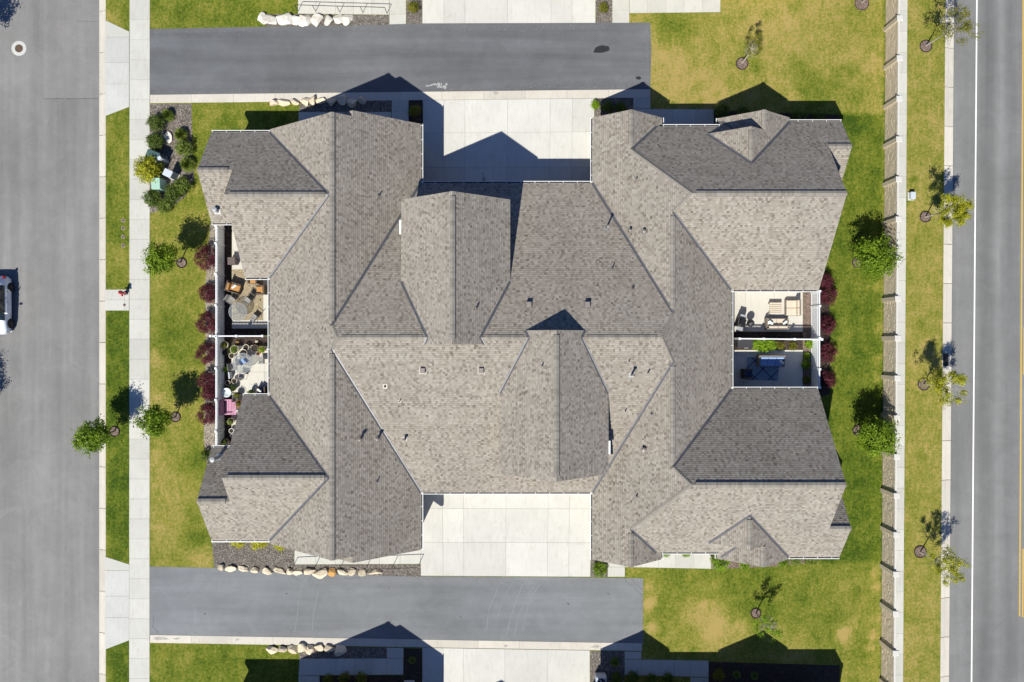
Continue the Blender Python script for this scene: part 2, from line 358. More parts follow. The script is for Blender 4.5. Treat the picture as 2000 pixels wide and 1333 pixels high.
# dryness field, in photo pixel units
RECTS = [((292, -80, 600, 60), .42), ((375, 200, 600, 265), .42), ((292, 410, 420, 1110), .60), ((205, 0, 255, 566), .42), ((205, 600, 255, 1100), .22), ((205, 1255, 255, 1500), .24),
         ((292, 1255, 600, 1500), .36), ((1225, -80, 1725, 225), .76), ((1600, 225, 1725, 1100), .30), ((1230, 1100, 1725, 1400), .60), ((1765, -80, 1850, 1400), .70)]
BLOBS = [(300, 700, 18, .3), (303, 780, 22, .3), (310, 900, 30, .22), (330, 960, 40, .18), (315, 1040, 40, .2), (345, 560, 40, -.05), (340, 650, 40, -.3), (360, 700, 30, -.25), (390, 900, 22, -.25), (400, 1050, 30, -.25), (310, 540, 25, .18),
         (395, 1100, 25, .35), (220, 30, 20, .25), (230, 500, 30, .25), (230, 290, 40, .1), (1400, 60, 60, -.1), (1310, 120, 60, .22), (1330, 60, 40, -.25), (1530, 90, 80, .12), (1480, 130, 24, -.25), (1560, 130, 34, -.35), (1640, 180, 60, -.2), (1700, 60, 30, -.18), (1590, 190, 40, -.22), (1650, 40, 30, -.1),
         (1380, 200, 50, .12), (1714, 700, 11, .45), (1714, 640, 9, .4), (1713, 740, 9, .4), (1714, 560, 9, .35), (1712, 1120, 9, .5), (1710, 1150, 8, .45), (1704, 1240, 9, .6), (1700, 1265, 9, .4), (1712, 1210, 8, .4), (1650, 700, 20, .12), (1690, 950, 40, -.1), (1660, 260, 40, -.15), (1620, 1080, 60, -.22), (1268, 1180, 12, .8), (1272, 1230, 12, .7), (1266, 1145, 9, .6), (1400, 1180, 16, .35), (1375, 1178, 10, .4), (1390, 1243, 30, .45), (1360, 1200, 24, .35), (1400, 1215, 14, .4), (1440, 1225, 22, .3), (1420, 1160, 30, -.15), (1460, 1180, 30, -.25), (1480, 1110, 60, -.22), (1350, 1110, 60, -.2), (1310, 1200, 40, -.1),
         (1560, 1190, 60, -.18), (1650, 1243, 14, .55), (1640, 1236, 9, .3), (1540, 1280, 40, .2), (1640, 1290, 50, -.1), (1480, 1200, 22, -.2), (1785, 350, 6, -.5), (1310, 50, 25, -.3), (1500, 200, 60, -.02), (1810, 700, 40, .1), (1800, 1200, 40, .08), (1830, 240, 30, .08), (420, 1280, 60, .05), (340, 1300, 50, .12), (460, 230, 40, .02), (400, 300, 18, -.05), (1740, 600, 12, 0)]
def dryness(px, py):
    v = .5
    for (a, b_, c, d_), k in RECTS:
        if a <= px <= c and b_ <= py <= d_: v = k
    wx = 14 * noise.noise((px * .035, py * .035, 2.2)) + 7 * noise.noise((px * .12, py * .12, 5.2)); wy = 14 * noise.noise((px * .035, py * .035, 8.2)) + 7 * noise.noise((px * .12, py * .12, 3.2))
    for bx, by, r, k in BLOBS:
        sc_ = min(1, r / 30); q = ((px + wx * sc_ - bx) ** 2 + (py + wy * sc_ - by) ** 2) / (r * r)
        if q < 6: v += k * math.exp(-q)
    v += .16 * noise.noise((px * .021, py * .021, 1.7)) + .10 * noise.noise((px * .05, py * .05, 4.1)) + .05 * noise.noise((px * .11, py * .03, 9.1))
    return v
nx, ny = 210, 150; X0, X1, Y0, Y1 = xl, xr_, -31.5, 31.5
vs, fs, dr = [], [], []
def XR(y): return W(1847.5, 0).x - (W(0, 0).y - y) * .0082
for j in range(ny + 1):
    for i in range(nx + 1):
        y = Y0 + (Y1 - Y0) * j / ny; x = X0 + (XR(y) - X0) * i / nx; y = Y0 + (Y1 - Y0) * j / ny
        vs.append((x, y, 0)); dr.append(dryness(x / M1 + 1000, 666.5 - y / M1))
for j in range(ny):
    for i in range(nx): a = j * (nx + 1) + i; fs.append((a, a + 1, a + nx + 2, a + nx + 1))
n0 = len(vs)
for (ya, yb) in ((-160, Y0), (Y1, 160)):
    k = len(vs); vs += [(X0, ya, 0), (XR(ya), ya, 0), (XR(yb), yb, 0), (X0, yb, 0)]; dr += [.5] * 4; fs.append((k, k + 1, k + 2, k + 3))
for xx_ in (X0,):
    k = len(vs); vs += [(xx_, -160, 0), (xx_, 160, 0), (xx_, 160, -.3), (xx_, -160, -.3)]; dr += [.5] * 4; fs.append((k, k + 1, k + 2, k + 3))
me = bpy.data.meshes.new('lawn'); me.from_pydata(vs, [], fs); me.materials.append(MAT['turf'])
at = me.attributes.new('dry', 'FLOAT', 'POINT'); at.data.foreach_set('value', dr)
props(obj('lawn', me, None), kind='structure')

def sheet(name, pts, z, mat, th=.05, **k):
    mb = MB(); mb.prism([tuple(W(x, y, z))[:2] for x, y in pts], z - th, z); return struct(name, mb, mat, **k)
# roads
mb = MB(); mb.prism([(-46.5, -170), (W(196, 0, KZ).x, -170), (W(196, 0, KZ).x, 170), (-46.5, 170)], KZ - .2, KZ); struct('street', mb, 'asphalt_street')
mb = MB(); mb.prism([(W(84, 0).x, W(0, 193).y), (W(194, 0).x, W(0, 192).y), (W(194, 0).x, 60), (W(84, 0).x, 60)], KZ - .1, KZ + .004); struct('street_patch', mb, 'asphalt_street_new')
mb = MB(); mb.prism([tuple(W(1856 + .0 * 1, 3000, KZ))[:2], (60, -170), (60, 170), tuple(W(1862, -3000, KZ))[:2]], KZ - .2, KZ); 
mb = MB(); e0, e1 = W(1864.5, -60, KZ), W(1853.5, 1400, KZ); dxdy = (e0.x - e1.x) / (e0.y - e1.y)
mb.prism([(e1.x + (-170 - e1.y) * dxdy, -170), (52, -170), (52, 170), (e0.x + (170 - e0.y) * dxdy, 170)], KZ - .2, KZ); struct('road', mb, 'asphalt_road')
def line(name, p, q, w, mat, z=KZ + .004):
    a, b_ = W(*p, z), W(*q, z); d = (b_ - a).normalized(); n_ = Vector((-d.y, d.x, 0)) * w / 2
    mb = MB(); mb.prism([tuple(v)[:2] for v in (a - n_, b_ - n_, b_ + n_, a + n_)], z - .003, z); return struct(name, mb, mat)
line('road_edge_line', (1908.5, -60), (1897, 1400), .105, 'paint_white')
line('road_centre_line', (1999, -60), (1991.5, 1204), .11, 'paint_yellow')
line('road_centre_line', (1998.5, 1072), (1997.5, 1206), .11, 'paint_yellow')
line('road_centre_line', (2002, 640), (2001, 732), .22, 'paint_yellow')
# alleys
sheet('alley', [(292, 57), (640, 50.5), (760, 47), (1000, 44.5), (1270, 44.5), (1272, 100), (1270, 175), (1000, 178), (292, 186)], .006, 'asphalt_alley_dark')
sheet('alley', [(292, 1107), (420, 1110), (640, 1121), (824, 1126), (1100, 1128), (1256, 1130), (1256, 1258), (900, 1252), (292, 1241)], .006, 'asphalt_alley_pale')
# marks on the asphalt
def blob(name, cx, cy, rx, ry, ang, mat, z, n=26, seed=1, rough=.25):
    r = random.Random(seed); pts = []
    for k in range(n):
        a = 2 * pi * k / n; q = 1 + rough * (noise.noise((cos(a) * 1.6, sin(a) * 1.6, seed * 3.3)))* 1.6
        x, y = rx * q * cos(a), ry * q * sin(a); pts.append((cx + x * cos(ang) - y * sin(ang), cy + x * sin(ang) + y * cos(ang)))
    return sheet(name, pts, z, mat, .003)
blob('tar_patch', 1175, 97, 16, 7, -.22, 'tar', .0105, 30, 2, .2)
blob('tar_patch', 1247, 153, 5.5, 3.4, .4, 'tar', .0105, 16, 5, .3)
rr = random.Random(5)
for k in range(13):
    cx = 832 + rr.random() * 40; blob('dust_stain', cx, 171 - rr.random() * 7 - 4 * math.exp(-((cx - 842) / 8) ** 2), 1 + rr.random() * 4.5, .8 + rr.random() * 2.2, rr.uniform(-.5, .5), 'pale_dust', .0105 + .0003 * k, 12, 60 + k, .6)
simple('crack_grit', (.19, .185, .175), .9, 0, .3, 9)
gr = random.Random(17)
for seg, side in ((((300, 60), (505, 55)), 1), (((640, 53), (1180, 48)), 1), (((300, 183), (640, 179)), -1), (((860, 176), (1230, 172)), -1), (((1266, 50), (1267, 160)), 0), (((300, 1112), (420, 1113)), 1), (((660, 1125), (1250, 1133)), 1), (((300, 1237), (620, 1243)), -1), (((850, 1248), (1200, 1253)), -1)):
    mb = MB()
    for k in range(int(260 * math.dist(*seg) / 300)):
        t_ = gr.random(); off = abs(gr.gauss(0, 5)) * (side if side else 0); offx = 0 if side else -abs(gr.gauss(0, 4)); c = W(seg[0][0] + (seg[1][0] - seg[0][0]) * t_ + offx, seg[0][1] + (seg[1][1] - seg[0][1]) * t_ + off, .007); r = gr.uniform(.01, .035)
        a = gr.random() * 6; mb.poly([(c.x + r * cos(a + q * 1.57) * gr.uniform(.5, 1.6), c.y + r * sin(a + q * 1.57), .0085) for q in range(4)])
    obj('grit', mb, 'crack_grit', kind='stuff')
# pale tyre sweeps on the lower alley
simple('pale_asphalt', (.202, .210, .220), .9, 0, .12, 9)
simple('crack_tar', (.10, .10, .11), .8, 0, .3, 9)
def ribbon(name, pts, w, mat, z, wob=.6, seed=0):
    P = [W(x, y, z) for x, y in pts]; L = []; R_ = []; m = 8; path = []
    for i in range(len(P) - 1):
        for k in range(m): path.append(P[i].lerp(P[i + 1], k / m))
    path.append(P[-1])
    for i, p in enumerate(path):
        d = (path[min(i + 1, len(path) - 1)] - path[max(0, i - 1)]).normalized(); n_ = Vector((-d.y, d.x, 0))
        o = n_ * wob * .06 * noise.noise((i * .4, seed, 0)); ww = w / 2 * (1 + .7 * noise.noise((i * .9, seed, 5)))
        L.append(p + o + n_ * ww); R_.append(p + o - n_ * ww)
    mb = MB()
    for i in range(len(path) - 1): mb.poly([L[i], R_[i], R_[i + 1], L[i + 1]])
    return struct(name, mb, mat)
for i, (p, w) in enumerate([([(978, 1133), (966, 1165), (955, 1190), (950, 1232)], .05), ([(1001, 1136), (985, 1165), (975, 1195), (968, 1215)], .04), ([(1020, 1142), (1008, 1175), (998, 1205), (990, 1240)], .07),
                            ([(1043, 1145), (1026, 1172), (1012, 1205), (1004, 1243)], .05), ([(1055, 1140), (1035, 1172), (1028, 1195), (1022, 1230)], .06), ([(590, 1140), (583, 1180), (576, 1235)], .05), ([(622, 1150), (612, 1200), (609, 1238)], .05), ([(638, 1160), (625, 1190)], .04)]):
    ribbon('tyre_sweep', p, w, 'pale_asphalt', .0098 + .0004 * i, 1, i)
for i, p in enumerate([[(1219, 1129), (1224, 1138), (1236, 1146), (1250, 1158), (1254, 1166)], [(1233, 1131), (1240, 1140), (1254, 1152)], [(1252, 1192), (1255, 1182), (1253, 1170)], [(565, 1122), (578, 1130), (586, 1136)], [(608, 1124), (606, 1132), (600, 1136)], [(672, 1128), (684, 1132), (700, 1128), (703, 1135)], [(310, 92), (304, 100), (299, 104)], [(300, 1206), (298, 1225), (310, 1236)], [(1195, 52), (1180, 58)]]):
    ribbon('asphalt_crack', p, .028, 'crack_tar', .0124 + .0003 * i, 1, 20 + i)
simple('oil_stain', (.085, .087, .092), .7, 0, .2, 6); simple('damp_mark', (.36, .34, .30), .9, 0, .2, 6)
for k, (cx, cy, rx, ry) in enumerate(((980, 62, 3, 2), (1060, 120, 2.2, 1.6), (700, 100, 2.6, 1.5), (480, 140, 2, 1.4), (1110, 1180, 2.6, 2), (900, 1205, 2.2, 1.4), (560, 1160, 2.4, 1.5), (1188, 1160, 2, 1.4), (760, 1150, 1.8, 1.2), (400, 1200, 2.4, 1.2))):
    blob('oil_stain', cx, cy, rx, ry, k, 'oil_stain', .0102, 14, 90 + k, .5)
for k, (cx, cy, rx, ry) in enumerate(((312, 1248, 14, 2.4), (345, 1248, 5, 1.4), (463, 1250, 4, 2), (988, 1262, 3.5, 2.2), (1163, 1264, 9, 2.4), (968, 182, 7, 2.5), (945, 350, 3, 6), (943, 340, 2, 2.5), (962, 335, 1.2, 1.2))):
    blob('damp_mark', cx, cy, rx, ry, 0, 'damp_mark', .0335, 18, 120 + k, .4)
# old street patch seams
ribbon('asphalt_crack', [(84, 193.5), (140, 193), (192, 192.5)], .05, 'crack_tar', KZ + .009, 1, 40)
ribbon('asphalt_crack', [(150, 41), (190, 43)], .03, 'crack_tar', KZ + .009, 1, 41)

# concrete made of separate slabs: bilinear patches of a quad, split at the joints
GAP = .014
simple('joint_sand', (.16, .15, .135), .95, 0, .2)
def slabs(name, quad, us, vs_, mat, z=.03, z_edge=None, gap=GAP, base=True, piece='slab'):
    """quad: tl,tr,br,bl in photo pixels, us / vs_ joint fractions from 0 to 1"""
    root = thing(name, None, None, W(*quad[0], 0), 0, None, 'structure')
    o = Vector(root.location); Q = [W(*p, z) for p in quad]
    def at_(u, v): return (Q[0].lerp(Q[1], u)).lerp(Q[3].lerp(Q[2], u), v)
    for i in range(len(us) - 1):
        for j in range(len(vs_) - 1):
            c = [at_(us[i], vs_[j]), at_(us[i + 1], vs_[j]), at_(us[i + 1], vs_[j + 1]), at_(us[i], vs_[j + 1])]
            m_ = sum(c, Vector()) / 4; cc = []
            for k in range(4):
                p, a, b_ = c[k], c[(k + 1) % 4], c[k - 1]
                cc.append(p + (a - p).normalized() * gap / 2 + (b_ - p).normalized() * gap / 2)
            mb = MB(); mb.prism([tuple(v - o)[:2] for v in cc], -.02, z + rnd.uniform(-.004, .004)); obj(piece, mb, mat, root)
    if base:
        mb = MB(); mb.prism([tuple(v - o)[:2] for v in Q], -.03, .004); obj('joint_bed', mb, 'joint_sand', root)
    return root
def lin(n): return [i / n for i in range(n + 1)]
def fr(a, b_, *j): return [0] + [(x - a) / (b_ - a) for x in j] + [1]
slabs('sidewalk', [(253, -39), (292.5, -39), (292, 1404), (252, 1404)], [0, 1], lin(37), 'concrete_walk', .02)
slabs('service_path', [(205, 566), (252, 566), (252, 607), (205, 607)], fr(205, 252, 243), fr(566, 607, 586), 'concrete_walk', .018)
# driveway aprons with flared sides
def flat(name, pts, z, mat, parent=None, **k):
    mb = MB(); o = Vector(parent.location) if parent else Vector(); mb.prism([tuple(W(x, y, z) - o)[:2] for x, y in pts], -.02, z); return obj(name, mb, mat, parent, **k)
for ya, yb, fl in ((73, 208, ((205, 40), (252, 62))), (1115, 1250, ((205, 1088), (252, 1103)))):
    ap = thing('driveway_apron', None, None, W(205, ya), 0, None, 'structure')
    flat('slab', [fl[0], (252, fl[1][1]), (252, ya - .5), (205, ya - .5)], .017, 'concrete_walk', ap)
    y2 = ya + (yb - ya) * .37; y3 = ya + (yb - ya) * .68
    flat('slab', [(205, ya), (252, ya), (252, y2 - .4), (205, y2 - .4)], .016, 'concrete_apron', ap); flat('slab', [(205, y2), (252, y2), (252, y3 - .4), (205, y3 - .4)], .017, 'concrete_apron', ap)
    flat('slab', [(205, y3), (252, y3), (252, yb + 1), (205, yb + 19)], .016, 'concrete_apron', ap)
# kerbs with gutter pans
def kerb(name, x0a, x0b, x1a, x1b, n, flip=1, y0=-60, y1=1400):
    root = thing(name, None, None, W(x0a, y0), 0, None, 'structure'); o = Vector(root.location)
    for i in range(n):
        a, b_ = i / n, (i + 1) / n - .0007
        def P(s, t, z): # s across (0 road .. 1 kerb) t along
            x = (x0a + (x0b - x0a) * t) * (1 - s) + (x1a + (x1b - x1a) * t) * s; y = y0 + (y1 - y0) * t; v = W(x, y, 0) - o; v.z = z; return v
        mb = MB(); prof = [(0, KZ - .1), (0, KZ + .012), (.52, KZ + .004), (.60, -.012), (.66, .004), (1, .006), (1, -.2)]
        for (s0, z0), (s1, z1) in zip(prof, prof[1:]): mb.poly([P(s0, a, z0), P(s0, b_, z0), P(s1, b_, z1), P(s1, a, z1)])
        for tt in (a, b_): mb.poly([P(s_, tt, z_) for s_, z_ in prof])
        obj('kerb_stone', mb, 'concrete_kerb', root)
kerb('kerb', 192, 192, 206.5, 206.5, 18)
kerb('kerb', 1866, 1855, 1847, 1836, 19)
# alley edge bands, driveways, walks
slabs('concrete_band', [(293, 185.5), (1270, 174.5), (1270, 191), (293, 202)], lin(12), [0, 1], 'concrete_kerb', .022)
slabs('concrete_band', [(293, 1240.5), (1254, 1257), (1254, 1272), (293, 1256)], lin(12), [0, 1], 'concrete_kerb', .022)
slabs('driveway', [(826, 196.2), (1161, 192.6), (1159, 385), (826, 385)], fr(826, 1160, 867, 908, 991, 1074, 1117), fr(194.4, 385, 259, 327), 'concrete_drive', .026)
slabs('driveway', [(820, 940), (1156, 940), (1153, 1127), (822, 1125)], fr(820, 1155, 864, 905, 988, 1070, 1112), fr(940, 1126, 994, 1060), 'concrete_drive', .026)
slabs('driveway', [(825, -150), (1164, -150), (1163, 45), (825, 46)], fr(825, 1163, 867, 908, 991, 1076, 1117), fr(-150, 46, -20), 'concrete_drive', .026)
slabs('driveway', [(825, 1265.6), (1152, 1270.9), (1152, 1460), (825, 1460)], fr(825, 1152, 865, 905, 986, 1070), fr(1270, 1460, 1345), 'concrete_drive', .026)
slabs('walkway', [(582, -12), (760, -8), (760, 29), (582, 27)], fr(582, 760, 617, 655, 690, 726), [0, 1], 'concrete_walk', .02)
slabs('walkway', [(760.5, -40), (793, -40), (793, 47), (760.5, 48)], [0, 1], fr(-40, 47, -12, 28), 'concrete_walk', .02)
slabs('walkway', [(1196, -40), (1229, -40), (1229, 45), (1196, 45)], [0, 1], fr(-40, 45, -12, 20), 'concrete_walk', .02)
slabs('walkway', [(1229.5, -20), (1407, -20), (1407, 24), (1229.5, 26)], lin(5), [0, 1], 'concrete_walk', .02)
slabs('walkway', [(583, 219), (764, 219), (764, 255), (583, 255)], lin(5), [0, 1], 'concrete_walk', .02)
slabs('walkway', [(765, 193), (798, 193), (798, 262), (765, 262)], [0, 1], fr(193, 262, 219, 240), 'concrete_walk', .02)
slabs('walkway', [(1237, 191), (1270.5, 191), (1270.5, 212.5), (1237, 212.5)], [0, 1], [0, 1], 'concrete_walk', .02)
slabs('walkway', [(1237, 213), (1394, 214), (1394, 260), (1237, 260)], fr(1237, 1394, 1271, 1315, 1358), [0, 1], 'concrete_walk', .02)
slabs('walkway', [(575, 1065), (822, 1065), (821, 1102), (575, 1103)], fr(575, 822, 617, 655, 700, 742, 782), [0, 1], 'concrete_walk', .02)
slabs('walkway', [(1187, 1085), (1220.5, 1085), (1220.5, 1127), (1187, 1127)], [0, 1], fr(1085, 1127, 1108), 'concrete_walk', .02)
slabs('walkway', [(1221, 1070), (1389, 1070), (1389, 1111.5), (1221, 1108)], fr(1221, 1389, 1253, 1286, 1320, 1354), [0, 1], 'concrete_walk', .02)
slabs('walkway', [(585, 1287), (787.5, 1286.5), (787.5, 1318), (583, 1320)], fr(583, 787, 624, 655, 691, 726, 755), [0, 1], 'concrete_walk', .02)
slabs('walkway', [(755.5, 1265.5), (788, 1266), (788, 1286), (755.5, 1286)], [0, 1], [0, 1], 'concrete_walk', .02)
slabs('walkway', [(583, 1320.5), (624, 1320.5), (624, 1400), (583, 1400)], [0, 1], lin(2), 'concrete_walk', .02)
slabs('walkway', [(1220, 1273), (1252.5, 1273.5), (1252.5, 1287.5), (1220, 1287.5)], [0, 1], [0, 1], 'concrete_walk', .02)
slabs('walkway', [(1220, 1288), (1384, 1291), (1384, 1323), (1220, 1319)], fr(1220, 1384, 1253.5, 1286.5, 1318, 1348.5), [0, 1], 'concrete_walk', .02)
slabs('walkway', [(1348.5, 1323.5), (1384, 1324), (1384, 1400), (1348, 1400)], [0, 1], lin(2), 'concrete_walk', .02)
slabs('patio', [(453, 436), (532, 436), (532, 642), (453, 642)], [0, 1], fr(436, 642, 490, 560), 'concrete_patio', .02)
slabs('patio', [(452, 676), (532, 676), (532, 860), (452, 860)], fr(452, 532, 516), fr(676, 860, 727, 790), 'concrete_patio', .02)
slabs('patio', [(1425, 555), (1568, 555), (1568, 648.5), (1425, 648)], fr(1425, 1568, 1456, 1512), [0, 1], 'concrete_patio', .02)
slabs('patio', [(1433, 684), (1568, 684), (1568, 775), (1425, 775)], fr(1430, 1568, 1454, 1510), [0, 1], 'concrete_patio', .02)
slabs('sidewalk', [(1757, -60), (1773, -60), (1763.5, 1400), (1746.5, 1400)], [0, 1], lin(36), 'concrete_walk', .02)

# planting beds: base sheet plus loose stones lying on it
BEDS = []
def bed(pts, mat, stones=0, smat=None, z=.009):
    mb = MB(); P = [tuple(W(x, y, z))[:2] for x, y in pts]; mb.prism(P, -.02, z); struct('planting_bed', mb, mat); BEDS.append((P, stones, smat, z))
simple('pebble', (.17, .155, .14), .9, 0, .5, 9)
gravel('gravel_brown', [(0, (.06, .048, .040)), (.45, (.125, .102, .086)), (.8, (.20, .17, .145)), (1, (.40, .36, .32))], 20)
bed([(292.5, 204), (374, 203), (376, 300), (379, 350), (362, 384), (332, 408), (292.5, 417)], 'gravel_brown', 900, 'pebble')
bed([(514, 32), (540, 28), (582, 28), (760, 30), (760, 49), (640, 51), (520, 52)], 'gravel_grey', 700, 'pebble')
bed([(793.5, -40), (824.5, -40), (824.5, 46), (793.5, 46)], 'gravel_grey', 200, 'pebble'); bed([(1164, -40), (1195.5, -40), (1195.5, 45), (1164, 45)], 'gravel_grey', 260, 'pebble')
bed([(586, 203), (620, 196), (764, 193), (764, 218.5), (583, 218.5)], 'gravel_grey', 500, 'pebble')
bed([(798.5, 193), (825.5, 193), (825.5, 262), (798.5, 262)], 'mulch', 60, 'pebble'); bed([(1161.5, 192), (1236.5, 191.5), (1236.5, 262), (1161.5, 262)], 'gravel_grey', 260, 'pebble')
bed([(1394.5, 216), (1640, 225), (1640, 262), (1394.5, 262)], 'mulch', 100, 'pebble')
bed([(413, 1045), (574.5, 1045), (574.5, 1103.5), (821, 1102.5), (823, 1127), (640, 1122), (500, 1116), (418, 1109)], 'gravel_grey', 1900, 'pebble')
bed([(1153.5, 1080), (1186.5, 1080), (1186.5, 1127), (1153.5, 1127)], 'gravel_grey', 150, 'pebble')
bed([(1389.5, 1070), (1600, 1070), (1635, 1078), (1615, 1090), (1570, 1100), (1510, 1107), (1389.5, 1112)], 'mulch_pale', 250, 'mulch_pale')
bed([(583, 1268), (620, 1264), (755, 1265.5), (755, 1286), (585, 1286.5)], 'gravel_grey', 500, 'pebble')
bed([(788.5, 1267), (824, 1268), (824, 1420), (788.5, 1420)], 'mulch', 60, 'pebble'); bed([(1153, 1272), (1219.5, 1273), (1219.5, 1420), (1153, 1420)], 'gravel_grey', 260, 'pebble')
bed([(1384.5, 1293), (1640, 1300), (1640, 1420), (1384.5, 1420)], 'mulch', 100, 'pebble'); bed([(624.5, 1320), (788, 1320), (788, 1420), (624.5, 1420)], 'mulch', 60, 'pebble')
bed([(411, 436), (438, 436), (437, 880), (404, 905), (398, 860), (402, 700), (401, 560)], 'gravel_tan', 700, 'boulder_cream')
bed([(438, 436), (452.5, 436), (452.5, 880), (438, 880)], 'mulch', 150, 'mulch_pale'); bed([(452.5, 642.5), (530, 642.5), (530, 675.5), (452.5, 675.5)], 'mulch', 150, 'mulch_pale')
bed([(1568.5, 555), (1585, 555), (1585, 775), (1568.5, 775)], 'mulch_pale', 200, 'gravel_tan'); bed([(1425, 649), (1568, 649), (1568, 683.5), (1425, 683.5)], 'mulch', 200, 'mulch_pale')
bed([(1586, 530), (1606, 520), (1618, 560), (1622, 640), (1621, 770), (1586, 780)], 'mulch', 150, 'mulch_pale')
def inside(p, P):
    c = False; j = len(P) - 1
    for i in range(len(P)):
        if (P[i][1] > p[1]) != (P[j][1] > p[1]) and p[0] < (P[j][0] - P[i][0]) * (p[1] - P[i][1]) / (P[j][1] - P[i][1]) + P[i][0]: c = not c
        j = i
    return c
pr = random.Random(3)
for P, n, smat, z in BEDS:
    xs, ys = [p[0] for p in P], [p[1] for p in P]; mb = MB(); made = 0
    while made < n:
        x, y = pr.uniform(min(xs), max(xs)), pr.uniform(min(ys), max(ys))
        if not inside((x, y), P): continue
        made += 1; r = pr.uniform(.015, .034); a = pr.random() * 6; c = [(x + r * cos(a + k * 1.57) * pr.uniform(.7, 1.3), y + r * sin(a + k * 1.57) * pr.uniform(.7, 1.3), z) for k in range(4)]
        i = len(mb.v); mb.v += c + [(x, y, z + r * pr.uniform(.6, 1.0))]; mb.f += [(i + k, i + (k + 1) % 4, i + 4) for k in range(4)]; mb.tone += [.5] * 4; mb.m += [0] * 4
    if n: obj('gravel', mb, smat, kind='stuff')

# ---------------------------------------------------------------- roof solver
PT = .68
def pl_x(x0, z0, s): return (z0 - s * x0, s, 0.0)      # z = a + b x + c y, rising by s per metre of x
def pl_y(y0, z0, s): return (z0 - s * y0, 0.0, s)
def rect(x0, x1, y0, y1): return [(x0, y0), (x1, y0), (x1, y1), (x0, y1)]
ZE = 3.2
PLW = pl_x(5.66, ZE, PT)            # shared west slope of the right wing
LW_, LE_ = pl_x(-17.05, ZE, PT), pl_x(-6.40, ZE, -PT)
RE_ = pl_x(15.43, ZE, -PT)
NE_N, NE_S = pl_y(15.45, ZE, -PT), pl_y(3.59, ZE, PT)
SE_N, SE_S = pl_y(-3.37, ZE, -PT), pl_y(-15.20, ZE, PT)
B2N, B2S = pl_y(14.70, ZE, -PT), pl_y(4.45, ZE, PT)
B4N, B4S = pl_y(-3.84, ZE, -PT), pl_y(-14.02, ZE, PT)
G2E, G2W = pl_x(19.55, ZE, -PT), pl_x(12.45, ZE, PT)
G2Es, G2Ws = pl_x(19.46, ZE, -PT), pl_x(12.36, ZE, PT)
CP = .70
BLOCKS = [   # (footprint, planes, wall?)
 (rect(-17.05, -6.40, -14.28, 14.90), [LW_, LE_]),
 (rect(-11.72, -6.40, 14.5, 15.28), [LE_, pl_x(-10.56, LE_[0] + LE_[1] * -10.56, PT)]),
 (rect(-11.72, -6.40, -14.70, -14.0), [LE_, pl_x(-10.56, LE_[0] + LE_[1] * -10.56, PT)]),
 (rect(-18.80, -11.85, 4.45, 14.70), [B2N, B2S]),
 (rect(-21.16, -18.80, 8.30, 14.70), [B2N, pl_y(8.30, ZE, PT)]),
 (rect(-18.95, -11.85, -14.02, -3.84), [B4N, B4S]),
 (rect(-21.16, -18.95, -14.02, -7.50), [B4S, pl_y(-7.50, ZE, -PT)]),
 (rect(5.66, 15.43, -9.3, 9.55), [PLW, RE_]),
 (rect(-12.5, 12.0, -10.65, 11.12), [pl_y(11.12, ZE, -.358), pl_y(-10.65, ZE, .358), LW_, RE_]),
 (rect(5.66, 14.6, 3.59, 15.02), [PLW, NE_N, NE_S]),
 (rect(14.6, 21.6, 3.59, 15.45), [NE_N, NE_S]),
 (rect(21.6, 23.2, 11.15, 15.45), [NE_N, pl_y(11.15, ZE, PT)]),
 (rect(5.66, 14.5, -14.78, -3.37), [PLW, SE_N, SE_S]),
 (rect(14.5, 21.55, -15.20, -3.37), [SE_N, SE_S]),
 (rect(21.55, 23.05, -15.20, -10.3), [SE_S, pl_y(-10.3, ZE, -PT)]),
 (rect(5.66, 10.55, 12.0, 15.73), [PLW, pl_x(10.55, ZE, -PT)]),
 (rect(5.66, 10.50, -15.38, -12.0), [PLW, pl_x(10.50, ZE, -PT)]),
 (rect(13.0, 19.55, 10.5, 14.36), [G2E, G2W]),
 (rect(14.55, 19.55, 13.9, 15.73), [G2E, pl_x(14.55, ZE - .15, PT)]),
 (rect(13.0, 19.46, -13.97, -10.5), [G2Es, G2Ws]),
 (rect(14.47, 19.46, -15.38, -13.5), [G2Es, pl_x(14.47, ZE - .15, PT)]),
 (rect(-7.38, -0.12, -.22, 9.43), [pl_x(-7.38, 5.76, CP), pl_x(-.12, 5.76, -CP)]),
 (rect(-.83, 6.43, -8.86, .69), [pl_x(-.83, 5.76, CP), pl_x(6.43, 5.76, -CP)]),
]
def ev(p, x, y): return p[0] + p[1] * x + p[2] * y
def clip(poly, a, b_, c, keep=1):     # keep points with a + b x + c y >= 0
    out = []; n = len(poly)
    for i in range(n):
        p, q = poly[i], poly[(i + 1) % n]; dp, dq = a + b_ * p[0] + c * p[1], a + b_ * q[0] + c * q[1]
        if dp >= 0: out.append(p)
        if (dp > 0 and dq < 0) or (dp < 0 and dq > 0):
            t_ = dp / (dp - dq); out.append((p[0] + (q[0] - p[0]) * t_, p[1] + (q[1] - p[1]) * t_))
    return out
def area(P): return abs(sum(P[i][0] * P[(i + 1) % len(P)][1] - P[(i + 1) % len(P)][0] * P[i][1] for i in range(len(P)))) / 2 if len(P) > 2 else 0
def edges_hp(P):   # inward half planes of a CCW convex polygon
    r = []
    for i in range(len(P)):
        (x0, y0), (x1, y1) = P[i], P[(i + 1) % len(P)]; r.append((x0 * (y1 - y0) * -1 * -1 - y0 * (x1 - x0), 0, 0) if 0 else ((y1 - y0) * x0 - (x1 - x0) * y0, -(y1 - y0), (x1 - x0)))
    return r
